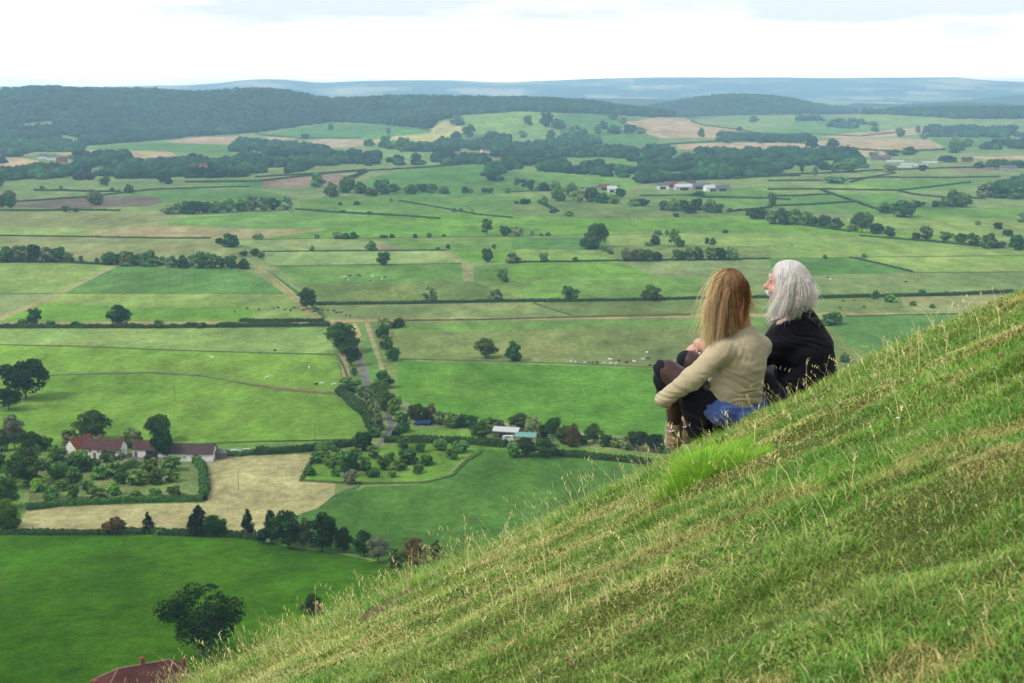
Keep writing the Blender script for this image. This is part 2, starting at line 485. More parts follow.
 ('B2', (950,168),(1000,166),(1000,171),(960,172)),
 ('G3', (90,160),(122,160),(128,168),(98,168)),
]
FARFIELDS = [((205,190,160),(585,620,96,98)),((150,175,120),(800,850,101,105)),((190,180,150),(850,885,97,100)),((150,175,120),(900,950,97,101)),((205,190,165),(560,570,103,105)),
             ((150,172,120),(805,840,98,100)),((190,178,150),(600,660,97,98.4)),((200,186,160),(310,335,89,90)),((170,180,140),(700,760,92,93)),((200,180,150),(770,800,90,91)),((170,180,150),(860,900,88,89))]

TRAM = [(117, 113.5), (132, 128.5), (142, 139), (156.5, 151), (169, 168.5), (184, 181.5), (195, 194), (207, 209), (219, 226), (230, 241)]
for a_, b_ in TRAM: FIELDS.append(('V1', (a_, 267), (a_ + .5, 267), (b_ + .6, 288), (b_, 288)))
for (x0_, x1_, ya, yb, sl, n_, c_) in ((264, 366, 241.5, 250, 3, 7, 'P1'), (272, 448, 253.5, 264, 4, 11, 'P1'), (300, 470, 268, 280, 5, 10, 'G1'), (322, 520, 287, 300, 7, 10, 'P1'), (520, 690, 266, 276.5, 6, 10, 'G3'), (10, 230, 351, 369, -10, 9, 'G1'), (60, 330, 381, 396, -8, 9, 'G0'),
        (410, 640, 369, 400, 10, 9, 'G1'), (420, 640, 330, 355, 9, 9, 'P1'), (60, 300, 331, 345, -4, 12, 'O1'), (850, 1010, 262, 270, 6, 9, 'N1'), (190, 300, 208, 222, -6, 8, 'G1')):
    for i_ in range(n_):
        a_ = x0_ + (x1_ - x0_) * (i_ + .5) / n_; w_ = .35 * (yb - 88) / 160
        FIELDS.append((c_, (a_, ya), (a_ + w_, ya), (a_ + w_ * 1.1 + sl, yb), (a_ + sl, yb)))
def build_ground():
    pts = []; edges = []
    polys = []
    def addpoly(pp, col, crisp=True):
        W = [at(*p) for p in pp]
        ring = []
        for a, b in zip(W, W[1:] + W[:1]):
            L = (b - a).length; n = max(1, int(L / (max(a.length, 200) * .05)))
            for k in range(n):
                q = a.lerp(b, k / n); ring.append((q.x, q.y))
        polys.append((np.array(ring), col))
    for f in FIELDS:
        c = C[f[0]]; j = random.uniform(-.07, .07)
        col = np.array(alb(*c)) * (1 + j) * np.array([1 + random.uniform(-.05, .05), 1, 1 + random.uniform(-.06, .06)])
        addpoly(f[1:], col)
    for c, (x0, x1, y0, y1) in FARFIELDS:
        addpoly([(x0, (y0 + y1) / 2), (x0 + 6, y0), (x1, y0 + .3), (x1 - 4, y1), (x0 + 4, y1)], np.array(alb(*c)))
    co = []; ed = []
    for ring, _ in polys:
        s = len(co); n = len(ring)
        co += [Vector(p) for p in ring]
        ed += [(s + i, s + (i + 1) % n) for i in range(n)]
    r = 105.0
    while r < 23000:
        for a in np.arange(-38, 38.01, .62):
            co.append(Vector((r * math.sin(R(a)) + random.uniform(-1, 1) * r * .002, r * math.cos(R(a)) * 1.0)))
        r *= 1.028
    for p in ((-28000, -200), (28000, -200), (-28000, 23600), (28000, 23600)): co.append(Vector(p))
    vo, eo, fo, _, _, _ = delaunay_2d_cdt(co, ed, [], 0, .02)
    V = np.array([(v.x, v.y) for v in vo])
    F = np.array([list(f) for f in fo if len(f) == 3])
    cen = V[F].mean(1)
    base = np.array(alb(*C['N1']))
    nz = vnoise(cen[:, 0] / 380, cen[:, 1] / 380, seed=51)
    colr = np.tile(base, (len(F), 1)) * (1 + .12 * nz[:, None])
    # far off, a quilt of woods, pasture and stubble too small to draw one by one
    far = np.hypot(cen[:, 0], cen[:, 1]) > 5200
    q = vnoise(cen[:, 0] / 420, cen[:, 1] / 700, seed=77)
    dark = np.array(alb(56, 84, 60)); pale = np.array(alb(156, 172, 116)); tan = np.array(alb(214, 194, 152))
    colr[far & (q < .16)] = dark; colr[far & (q >= .16) & (q < .55)] = pale * .8; colr[far & (q >= .55)] = tan
    for ring, c in polys:
        x0, y0 = ring.min(0); x1, y1 = ring.max(0)
        idx = np.where((cen[:, 0] >= x0) & (cen[:, 0] <= x1) & (cen[:, 1] >= y0) & (cen[:, 1] <= y1))[0]
        if len(idx) == 0: continue
        px, py = cen[idx, 0], cen[idx, 1]
        ins = np.zeros(len(idx), bool)
        xj, yj = ring[-1]
        for xi, yi in ring:
            cond = (yi > py) != (yj > py)
            with np.errstate(divide='ignore', invalid='ignore'):
                ins ^= cond & (px < (xj - xi) * (py - yi) / (yj - yi + 1e-12) + xi)
            xj, yj = xi, yi
        colr[idx[ins]] = c
    Z = valley(V[:, 0], V[:, 1])
    V3 = np.column_stack([V, Z])
    # winding up
    a, b, c_ = V[F[:, 0]], V[F[:, 1]], V[F[:, 2]]
    flip = ((b - a)[:, 0] * (c_ - a)[:, 1] - (b - a)[:, 1] * (c_ - a)[:, 0]) < 0
    F[flip] = F[flip][:, ::-1]
    m, nt, bs = nodemat('field_ground')
    at_ = nt.nodes.new('ShaderNodeAttribute'); at_.attribute_name = 'field_colour'
    c = at_.outputs['Color']
    for sc_, va, vs in ((.0045, .17, (1, .6, 1)), (.022, .28, (1, .4, 1)), (.075, .28, (1, .5, 1)), (.3, .26, (1, .8, 1)), (1.4, .30, None)):
        n = noise_node(nt, sc_, 5, .6, vec_scale=vs)
        c = vary(nt, c, n.outputs['Fac'], 1 - va, 1 + va)
    # yellowed, grazed patches
    n = noise_node(nt, .02, 8, .72, vec_scale=(1, .55, 1))
    mr = nt.nodes.new('ShaderNodeMapRange'); mr.inputs['From Min'].default_value = .5; mr.inputs['From Max'].default_value = .72; mr.inputs['To Max'].default_value = .75
    nt.links.new(n.outputs['Fac'], mr.inputs['Value'])
    mx = nt.nodes.new('ShaderNodeMix'); mx.data_type = 'RGBA'
    nt.links.new(mr.outputs['Result'], mx.inputs['Factor']); nt.links.new(c, mx.inputs[6])
    mul = nt.nodes.new('ShaderNodeVectorMath'); mul.operation = 'MULTIPLY'; mul.inputs[1].default_value = (1.45, 1.06, 1.25)
    nt.links.new(c, mul.inputs[0]); nt.links.new(mul.outputs['Vector'], mx.inputs[7])
    nt.links.new(mx.outputs[2], bs.inputs['Base Color'])
    bs.inputs['Specular IOR Level'].default_value = 0.0
    bs.inputs['Roughness'].default_value = 1.0
    n2 = noise_node(nt, .9, 4)
    bp = nt.nodes.new('ShaderNodeBump'); bp.inputs['Strength'].default_value = .6; bp.inputs['Distance'].default_value = .8
    nt.links.new(n2.outputs['Fac'], bp.inputs['Height']); nt.links.new(bp.outputs['Normal'], bs.inputs['Normal'])
    me = mesh('ground', V3, F, True, [m], attrs={'field_colour': ('FACE', colr)})
    link('ground', me, label='patchwork of green and straw-coloured fields on the flat valley floor and far hills', kind='structure')
build_ground()

# ------------------------------------------------------------------ the near hillside
def graded(lo, a, b, hi, fine, grow=1.18):
    mid = list(np.arange(a, b + 1e-6, fine))
    left = []; s = fine; x = a
    while x > lo: s = min(s * grow, 9.0); x -= s; left.append(x)
    right = []; s = fine; x = mid[-1]
    while x < hi: s = min(s * grow, 9.0); x += s; right.append(x)
    return np.array(left[::-1] + mid + right)

def build_hill():
    xs = graded(-170, -4.5, 6.0, 170, .021); ys = graded(-60, 1.2, 12.5, 235, .021)
    X, Y = np.meshgrid(xs, ys)
    nx, ny = len(xs), len(ys)
    Z = hill(X, Y)
    Z = np.maximum(Z, -6)
    V = np.column_stack([X.ravel(), Y.ravel(), Z.ravel()])
    i, j = np.meshgrid(np.arange(nx - 1), np.arange(ny - 1))
    q = (j * nx + i).ravel()
    F = np.column_stack([q, q + 1, q + nx + 1, q + nx])
    m, nt, b = nodemat('turf_soil')
    n = noise_node(nt, 45, 8, .75); n3 = noise_node(nt, 1.6, 5, .6)
    cr = nt.nodes.new('ShaderNodeValToRGB')
    e = cr.color_ramp.elements
    e[0].position = .3; e[0].color = (*alb(80, 98, 40), 1)
    e[1].position = .72; e[1].color = (*alb(146, 150, 88), 1)
    k = e.new(.5); k.color = (*alb(118, 130, 60), 1)
    nt.links.new(n3.outputs['Fac'], cr.inputs['Fac'])
    c = vary(nt, cr.outputs['Color'], n.outputs['Fac'], .6, 1.3)
    nt.links.new(c, b.inputs['Base Color'])
    bp = nt.nodes.new('ShaderNodeBump'); bp.inputs['Strength'].default_value = .8; bp.inputs['Distance'].default_value = .05
    nt.links.new(n.outputs['Fac'], bp.inputs['Height']); nt.links.new(bp.outputs['Normal'], b.inputs['Normal'])
    link('hillside', mesh('hillside', V, F, True, [m]), label='steep green turf hillside falling away to the left', kind='structure')
build_hill()
# ------------------------------------------------------------------ grass of the near slope
def lerpc(a, b, t): return a * (1 - t)[:, None] + b * t[:, None]
GC = {k: np.array(alb(*v)) * 2.6 for k, v in dict(lush=(90,132,48), mid=(114,136,66), yel=(146,152,82), straw=(196,186,134), deep=(58,98,30), lime=(116,166,42), dry=(170,152,104), clov=(74,124,52)).items()}

def blades(P, L, W, lean, leanv, col, segs=2, tipcol=None):
    """bent tapering blades; P roots, L lengths, W widths, lean azimuth and amount"""
    n = len(P)
    az = RNG.uniform(0, 2 * np.pi, n)
    side = np.column_stack([np.cos(az), np.sin(az), np.zeros(n)])
    ld = np.column_stack([np.cos(lean), np.sin(lean), np.zeros(n)])
    rows = []; ts = np.linspace(0, 1, segs + 1)
    up = np.array([0, 0, 1.0])
    for t in ts:
        q = P + ld * (L * leanv * (t ** 1.7))[:, None] + up * (L * t * np.sqrt(np.maximum(.05, 1 - (leanv * t) ** 2 * .75)))[:, None]
        w = W * (1 - t) ** .7
        if t < 1:
            rows.append(q - side * (w / 2)[:, None]); rows.append(q + side * (w / 2)[:, None])
        else: rows.append(q)
    k = len(rows)
    V = np.stack(rows, 1).reshape(-1, 3)
    base = np.arange(n) * k
    F = []
    tris = []
    for s in range(segs - 1):
        a = base + 2 * s
        tris += [np.column_stack([a, a + 1, a + 3]), np.column_stack([a, a + 3, a + 2])]
    a = base + 2 * (segs - 1)
    tris.append(np.column_stack([a, a + 1, a + 2]))
    F = np.vstack(tris)
    vc = np.repeat(col[:, None, :], k, 1)
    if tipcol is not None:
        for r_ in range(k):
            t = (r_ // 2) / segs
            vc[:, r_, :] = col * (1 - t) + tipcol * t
    return V, F, vc.reshape(-1, 3)

def join(parts):
    V = []; F = []; Cc = []; n = 0
    for v, f, c in parts:
        V.append(v); F.append(f + n); Cc.append(c); n += len(v)
    return np.vstack(V), np.vstack(F), np.vstack(Cc)

def scatter(n, x0, x1, y0, y1, wedge=True, margin=1.25):
    x = RNG.uniform(x0, x1, int(n)); y = RNG.uniform(y0, y1, int(n))
    if wedge:
        k = (x < (.36 * y) * 1.0 + margin) & (x > -(.36 * y) - margin)
        x, y = x[k], y[k]
    return x, y

def worn(x, y):
    """0..1: how thin and dry the turf is"""
    t = y + .18 * x
    w = fbm(x / 1.3, t / .55, oct=3, seed=61)
    w = w + .55 * fbm(x / .35, y / .3, oct=2, seed=62)
    s = sstep(.0, .75, w)
    s = np.maximum(s, np.exp(-((x - .62) / .30) ** 2 - ((t - 6.0) / .22) ** 2) * .9)
    return s
def lushness(x, y):
    t = y + .15 * x
    return sstep(-.1, .6, fbm(x / .9 + 30, t / .38, oct=3, seed=71))
PX_SOIL = np.array([-.62, 7.3])

def build_grass():
    parts = []
    # density falls with distance from where the camera stands
    for (y0, y1, dens) in ((1.4, 3.2, 38000), (3.2, 5, 32000), (5, 7, 25000), (7, 9.6, 17000)):
        x0, x1 = -.36 * y1 - 1.2, .36 * y1 + 1.2
        x, y = scatter(dens * (x1 - x0) * (y1 - y0), x0, x1, y0, y1)
        if y0 < 3: k = x > -.15 * y - .6; x, y = x[k], y[k]
        w = worn(x, y); l = lushness(x, y)
        keep = RNG.random(len(x)) > w * .15
        soil = np.exp(-((x + .60) / .17) ** 2 - ((y - 7.0 - .5 * (x + .60)) / .16) ** 2)
        keep &= RNG.random(len(x)) > soil * 2.2
        x, y, w, l = x[keep], y[keep], w[keep], l[keep]
        z = hill(x, y)
        n = len(x)
        L = (.0105 + .012 * RNG.random(n) + .016 * (RNG.random(n) < .12)) * (1 + .9 * l) * (1 - .15 * w)
        long_ = sstep(6.2, 8.2, y + .9 * np.maximum(-x, -.3))
        L = L * (1 + 1.0 * long_)
        W = .0030 + .0030 * RNG.random(n)
        W = W * np.clip(y / 5, .8, 1.5)
        c = lerpc(GC['mid'], GC['lush'], np.clip(l * 1.1 + RNG.normal(0, .2, n), 0, 1))
        c = lerpc(c, np.tile(GC['yel'], (n, 1)), np.clip(w * .9 + RNG.normal(0, .22, n), 0, 1))
        c = c * (1 + .42 * fbm(x / .12, y / .09, oct=2, seed=99))[:, None]
        cl = fbm(x / .33, y / .22, oct=3, seed=131) > .22; c[cl] = c[cl] * .45 + GC['clov'] * .55
        br = fbm(x / .4, y / .2, oct=3, seed=141) > .3; c[br] = c[br] * .45 + GC['dry'] * .55
        st = (RNG.random(n) < (.08 + .26 * w + .04 * long_))
        c[st] = GC['straw'] * RNG.uniform(.65, 1.05, (st.sum(), 1))
        dk = RNG.random(n) < .12; c[dk] = GC['deep']
        c = c * RNG.uniform(.75, 1.25, (n, 1))
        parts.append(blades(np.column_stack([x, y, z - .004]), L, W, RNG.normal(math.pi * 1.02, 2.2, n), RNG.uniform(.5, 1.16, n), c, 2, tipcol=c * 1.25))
    # back of the crest and the flanks outside the frame: thinner cover
    for (xa, xb, ya, yb, dens) in ((-5.5, 6, 9.6, 14, 1100), (-6, -.2, 1.6, 7, 700), (2.5, 6.5, 1.5, 9, 900)):
        x, y = scatter(dens * (xb - xa) * (yb - ya), xa, xb, ya, yb, wedge=False)
        if xa == -6: k = x < -.36 * y - 1.0; x, y = x[k], y[k]
        if xa == 2.5: k = x > .36 * y + 1.0; x, y = x[k], y[k]
        n = len(x)
        c = lerpc(np.tile(GC['mid'], (n, 1)), np.tile(GC['yel'], (n, 1)), RNG.random(n))
        parts.append(blades(np.column_stack([x, y, hill(x, y) - .004]), .05 + .06 * RNG.random(n), np.full(n, .006), RNG.uniform(0, 6.28, n), RNG.uniform(.2, .9, n), c, 2))
    # small broad leaves: clover, plantain, dandelion rosettes
    x, y = scatter(120000, -2.6, 4.2, 1.6, 9.2)
    k = fbm(x / .4, y / .3, oct=2, seed=81) > .12; x, y = x[k], y[k]; n = len(x)
    c = lerpc(np.tile(GC['lush'], (n, 1)), np.tile(GC['deep'], (n, 1)), RNG.random(n)) * RNG.uniform(.8, 1.25, (n, 1))
    parts.append(blades(np.column_stack([x, y, hill(x, y) + .004]), .011 + .012 * RNG.random(n), .006 + .006 * RNG.random(n), RNG.uniform(0, 6.28, n), RNG.uniform(.8, 1.1, n), c, 2))
    # longer tussocks, darker at their heart
    def tussock(cx, cy, rx, ry, n, L0, L1, cols, lean=None, spread=.9, wd=.0035):
        r = np.sqrt(RNG.random(n)); a = RNG.uniform(0, 6.283, n)
        x = cx + rx * r * np.cos(a); y = cy + ry * r * np.sin(a)
        c = np.array([GC[k_] for k_ in RNG.choice(cols, n)]) * RNG.uniform(.7, 1.25, (n, 1))
        ln = a + RNG.normal(0, .5, n) if lean is None else RNG.normal(lean, spread, n)
        L = RNG.uniform(L0, L1, n) * (1 - .4 * r)
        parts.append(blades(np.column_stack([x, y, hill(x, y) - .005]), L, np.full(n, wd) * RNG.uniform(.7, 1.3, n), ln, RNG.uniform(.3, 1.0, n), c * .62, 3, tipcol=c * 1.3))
    for cx, cy, n_, l1 in ((.79, 5.66, 2600, .18), (.70, 5.60, 900, .12), (.88, 5.85, 1900, .16), (.92, 5.6, 900, .12), (.80, 6.0, 1700, .18), (.93, 6.15, 1000, .14)):
        tussock(cx, cy, .12, .15, n_, .05, l1, ['lime', 'lime', 'lime', 'lush', 'yel'], None, wd=.0036)
    tussock(2.05, 7.35, .50, .13, 3000, .04, .09, ['lush', 'deep', 'mid'])
    tussock(2.9, 8.1, .30, .12, 1500, .05, .10, ['lush', 'lime', 'mid'])
    tussock(2.45, 7.0, .40, .10, 1500, .03, .08, ['deep', 'lush', 'mid'])
    tussock(1.35, 6.2, .35, .12, 1700, .04, .09, ['deep', 'lush', 'mid'])
    tussock(.55, 5.1, .42, .12, 2200, .04, .085, ['deep', 'lush', 'mid'])
    tussock(.75, 4.6, .30, .09, 1400, .03, .07, ['deep', 'lush', 'deep'])
    for _ in range(110):
        y_ = random.uniform(2.6, 8.6); x_ = random.uniform(-.36, .37) * y_
        tussock(x_, y_, random.uniform(.05, .22), random.uniform(.03, .08), random.randint(120, 380), .02, random.uniform(.04, .075), random.choice([['lush', 'deep', 'mid'], ['mid', 'yel', 'lush'], ['mid', 'lush', 'mid']]))
    # grass in front of and around the sitting pair
    for _ in range(60):
        x_ = random.uniform(.85, 2.1); tussock(x_, random.uniform(7.45, 7.95) , random.uniform(.06, .16), .06, 170, .04, .10, ['lush', 'mid', 'lime', 'yel'])
    V, F, Cc = join(parts)
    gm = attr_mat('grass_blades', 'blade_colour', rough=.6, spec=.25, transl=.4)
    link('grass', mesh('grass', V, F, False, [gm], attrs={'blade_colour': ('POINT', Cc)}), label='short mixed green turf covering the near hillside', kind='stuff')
    # ---- long dry stalks along the brow, with seed heads
    parts = []
    def stalks(x, y, L0, L1, hd=True, col='straw', lean=None, wd=.0028):
        n = len(x)
        c = GC[col][None, :] * RNG.uniform(.7, 1.1, (n, 1))
        ln = RNG.normal(math.pi, 1.1, n) if lean is None else RNG.normal(lean, .8, n)
        L = RNG.uniform(L0, L1, n); lv = RNG.uniform(.15, .95, n)
        P = np.column_stack([x, y, hill(x, y) - .01])
        parts.append(blades(P, L, np.full(n, wd), ln, lv, c, 4, tipcol=c))
        if hd:
            m = RNG.random(n) < .6
            for t0 in (.72, .8, .88, .94):
                q = P + np.column_stack([np.cos(ln), np.sin(ln), np.zeros(n)]) * (L * lv * t0 ** 1.7)[:, None] + np.array([0, 0, 1.0]) * (L * t0 * np.sqrt(np.maximum(.05, 1 - (lv * t0) ** 2 * .75)))[:, None]
                parts.append(blades(q[m], L[m] * .11, np.full(m.sum(), wd * 2.0), RNG.uniform(0, 6.28, m.sum()), RNG.uniform(.3, .9, m.sum()), c[m] * .9, 2))
    # brow at the left, thick and tall
    n = 600
    u = RNG.uniform(-.30, .13, n); y = RNG.uniform(6.9, 8.9, n); x = u * y
    k = (RNG.random(n) < sstep(.14, -.12, u) * .9 + .10) & (fbm(x / .5, y / .5, oct=2, seed=91) > -.25); x, y = x[k], y[k]
    stalks(x, y, .06, .20)
    n = 750; u = RNG.uniform(-.31, -.02, n); y = RNG.uniform(6.6, 9.0, n); stalks(u * y, y, .08, .22, col='yel')
    n = 170; u = RNG.uniform(-.31, .10, n); y = RNG.uniform(7.2, 8.6, n); stalks(u * y, y, .15, .30)
    n = 200; u = RNG.uniform(.10, .36, n); y = RNG.uniform(5.5, 8.6, n); stalks(u * y, y, .06, .20)
    n = 210; u = RNG.uniform(-.2, .36, n); y = RNG.uniform(2.8, 7.8, n); stalks(u * y, y, .05, .17, hd=False, wd=.0026)
    n = 110; u = RNG.uniform(-.1, .3, n); y = RNG.uniform(4.2, 7.8, n); stalks(u * y, y, .12, .26, wd=.0026)
    n = 130; x = RNG.normal(.18, .2, n); y = RNG.normal(4.15, .2, n); stalks(x, y, .04, .10, hd=False, wd=.0028)
    # the man-high view from the pair: few stalks in front of them
    x = RNG.uniform(.8, 1.9, 14); y = RNG.uniform(6.8, 7.4, 14); stalks(x, y, .06, .13)
    V, F, Cc = join(parts)
    sm = attr_mat('dry_stalks', 'blade_colour', rough=.7, spec=.2, transl=.2)
    link('dry_grass', mesh('dry_grass', V, F, False, [sm], attrs={'blade_colour': ('POINT', Cc)}), label='straw-coloured dry grass stalks with seed heads along the brow', kind='stuff')
    # ---- clover heads and tiny white daisies
    n1, n2 = 34, 10
    mb = MB()
    x, y = scatter(400, -2.4, 3.4, 3, 8.6, margin=.2)
    z = hill(x, y)
    for i in range(min(n1 + n2, len(x))):
        h = random.uniform(.03, .07); w = i < n1
        r_ = random.uniform(.004, .008)
        mb.tube([(x[i], y[i], z[i]), (x[i] + .005, y[i], z[i] + h)], .0015, 4, 2)
        mb.ball((x[i] + .005, y[i], z[i] + h + .004), (r_, r_, r_ * (.9 if w else .45)), 0 if w else 1, 7, 5)
    link('clover_flowers', mb.me('clover_flowers', [simple('clover_red', (.20, .10, .07), .9, .3, 60), simple('daisy_white', (.75, .75, .72), .9, .1, 40), simple('flower_stem', GC['mid'], .8)]),
         label='tiny scattered rust-red clover heads and white daisies in the turf', kind='stuff')
    # ---- bare reddish soil scrape and a few pale stones
    mb = MB()
    c = []
    for i in range(520):
        a = random.uniform(-1, 1); bx = -.60 + a * .15; by = 7.0 + random.gauss(0, .07) + .5 * a * .15
        s = random.uniform(.008, .028)
        mb.ball((bx, by, float(hill(bx, by)) + .002), (s, s, s * .5), 0, 6, 4)
    link('bare_soil', mb.me('bare_soil', [simple('soil_brown', alb(120, 104, 84), 1, .35, 30, bump=.5)], True), label='reddish brown scrape of bare soil in the turf near the brow', kind='stuff')
build_grass()
# ------------------------------------------------------------------ trees
LEAF = attr_mat('leaves', 'leaf_colour', rough=.8, spec=.04, rand=.42, transl=.12)
LEAFW = attr_mat('wood_leaves', 'leaf_colour', rough=.9, spec=.05, nscale=[(.02, .22), (.12, .15)])
BARK = simple('bark', (.07, .055, .04), .95, .35, 6, bump=.6)
G_BROAD = np.array(alb(84, 120, 54)); G_DARK = np.array(alb(54, 92, 42)); G_PALE = np.array(alb(112, 134, 84)); G_PINE = np.array(alb(36, 64, 42)); G_LIME = np.array(alb(104, 146, 56)); G_RUST = np.array(alb(112, 100, 60)); G_GREY = np.array(alb(126, 136, 106))

def cards(P, N, size, rng, tilt=.6, aspect=1.0):
    n = len(P)
    N = N + rng.normal(0, tilt, (n, 3)); N /= np.linalg.norm(N, axis=1)[:, None] + 1e-9
    ref = rng.normal(0, 1, (n, 3))
    A = np.cross(N, ref); A /= np.linalg.norm(A, axis=1)[:, None] + 1e-9
    B = np.cross(N, A)
    s = (size * rng.uniform(.6, 1.35, n))[:, None]
    # irregular five-cornered leaf spray instead of a square
    V = np.stack([P + A * s * .55, P + (A * .1 + B * .6) * s * aspect, P + (-A * .6 + B * .25) * s, P + (-A * .35 - B * .5) * s * aspect, P + (A * .3 - B * .55) * s], 1)
    return V.reshape(-1, 3), np.arange(n * 5).reshape(n, 5)

def crown_mesh(name, seed, nblob, per, leaf, col, shape='round', base=.22, mat=None):
    """unit crown: height 1 above ground, width 1"""
    rng = np.random.default_rng(seed)
    C_ = []; Rd = []
    tries = 0
    while len(C_) < nblob and tries < 9000:
        tries += 1
        p = rng.uniform(-1, 1, 3)
        rr = np.linalg.norm(p)
        if rr > 1: continue
        if shape == 'round':
            if rr < .45 and rng.random() < .6: continue
            q = np.array([p[0] * .36, p[1] * .36, base + (1 - base) * (.48 + .42 * p[2])])
            k = 1 - .25 * max(0, p[2]) ** 2
            q[:2] *= k; br = rng.uniform(.075, .15)
        elif shape == 'cone':
            h = rng.random() ** .85; w = (1 - h) * .40 + .03
            a = rng.uniform(0, 6.283); r_ = w * math.sqrt(rng.random())
            q = np.array([math.cos(a) * r_, math.sin(a) * r_, base + (1 - base) * h * .93]); br = .05 + .10 * (1 - h)
        elif shape == 'bush':
            q = np.array([p[0] * .36, p[1] * .36, .12 + .70 * abs(p[2])]); q[:2] *= 1 - .22 * q[2] ** 2; br = rng.uniform(.11, .19)
        elif shape == 'tall':
            q = np.array([p[0] * .33, p[1] * .33, base + (1 - base) * (.5 + .42 * p[2])]); q[:2] *= .75 + .5 * (1 - q[2]); br = rng.uniform(.09, .15)
        C_.append(q); Rd.append(br)
    Ps = []; Ns = []; Cs = []
    for q, br in zip(C_, Rd):
        m = max(4, int(per * (br / .13) ** 2))
        d = rng.normal(0, 1, (m, 3)); d /= np.linalg.norm(d, axis=1)[:, None]
        d[:, 2] = np.abs(d[:, 2]) * np.where(rng.random(m) < .72, 1, -1)
        r_ = br * rng.uniform(.72, 1.12, m)[:, None]
        Ps.append(q + d * r_ * np.array([1, 1, .85])); Ns.append(d)
        t = rng.uniform(.72, 1.3) * np.array([rng.uniform(.9, 1.12), 1, rng.uniform(.85, 1.1)])
        Cs.append(np.tile(col * t, (m, 1)) * rng.uniform(.8, 1.22, (m, 1)))
    P = np.vstack(Ps); N = np.vstack(Ns); Cc = np.vstack(Cs)
    V, F = cards(P, N, leaf, rng)
    V[:, 2] = np.maximum(V[:, 2], .01)
    # the crown fills the unit box
    V[:, :2] *= .5 / np.percentile(np.abs(V[:, :2]), 99.2)
    V[:, 2] *= 1 / np.percentile(V[:, 2], 99.8)
    return mesh(name, V, F, False, [mat or LEAF], attrs={'leaf_colour': ('FACE', Cc)})

def trunk_mesh(name, seed, height=.55, r=.03, limbs=6, spread=.27):
    rng = np.random.default_rng(seed); mb = MB()
    bend = rng.uniform(-.02, .02, 2)
    mb.tube([(0, 0, -.03), (0, 0, .04), (bend[0], bend[1], height * .5), (bend[0] * 2, bend[1] * 2, height)], [r * 1.5, r, r * .8, r * .45], 8)
    for i in range(limbs):
        a = 6.283 * i / limbs + rng.uniform(-.4, .4); z0 = height * rng.uniform(.45, .9)
        e = spread * rng.uniform(.7, 1.1)
        mb.tube([(bend[0], bend[1], z0), (math.cos(a) * e * .5, math.sin(a) * e * .5, z0 + .10), (math.cos(a) * e, math.sin(a) * e, z0 + .26)], [r * .5, r * .32, r * .12], 5)
    return mb.me(name, [BARK], True)

HI = {}   # kind -> list of (crown, trunk)
def proto(kind):
    if kind in HI: return HI[kind]
    sp = dict(oak=('round', G_BROAD, .10), dark=('round', G_DARK, .08), pale=('round', G_PALE, .10), tall=('tall', G_BROAD, .08), pine=('cone', G_PINE, .06), bush=('bush', G_BROAD, 0), lime=('bush', G_LIME, 0),
              rust=('bush', G_RUST, 0), grey=('round', G_GREY, .1), apple=('round', G_BROAD * 1.35, .10), near=('round', G_DARK, .06))[kind]
    if kind == 'near':
        HI[kind] = [(crown_mesh('tree_crown', 177, 52, 200, .019, G_DARK * .5, 'round', .14), trunk_mesh('tree_trunk', 51, .55, .024))]; return HI[kind]
    HI[kind] = [(crown_mesh('tree_crown', 100 + 7 * k + hash(kind) % 1, 50 if kind != 'apple' else 24, 130, .032, sp[1], sp[0], sp[2]),
                 trunk_mesh('tree_trunk', 50 + k, .55 if sp[0] != 'cone' else .9, .024)) for k in range(3)]
    return HI[kind]
LO = {}
def proto_lo(kind):
    if kind in LO: return LO[kind]
    sp = dict(oak=('round', G_BROAD), dark=('round', G_DARK), pale=('round', G_PALE), tall=('tall', G_BROAD), pine=('cone', G_PINE), bush=('bush', G_BROAD), lime=('bush', G_LIME), rust=('bush', G_RUST), grey=('round', G_GREY), apple=('round', G_BROAD))[kind]
    out = []
    for k in range(3):
        cm = crown_mesh('tree_small', 300 + 11 * k, 24, 34, .10, sp[1] * 1.55, 'bush' if sp[0] == 'round' and k else sp[0], .02)
        # trunk joined into the same mesh: too small in the picture to show apart
        t = MB(); t.tube([(0, 0, -.03), (0, 0, .5)], [.035, .02], 5)
        V = np.array([v.co[:] for v in cm.vertices]); F = [tuple(p.vertices) for p in cm.polygons]
        cc = np.zeros(len(F) * 4, np.float32); cm.attributes['leaf_colour'].data.foreach_get('color', cc); cc = cc.reshape(-1, 4)[:, :3]
        TV = np.vstack(t.V); TF = [tuple(i + len(V) for i in f) for f in t.F]
        cc = np.vstack([cc, np.tile((.07, .055, .04), (len(TF), 1))])
        out.append(mesh('tree_small', np.vstack([V, TV]), F + TF, False, [LEAF], attrs={'leaf_colour': ('FACE', cc)}))
        bpy.data.meshes.remove(cm)
    LO[kind] = out
    return out

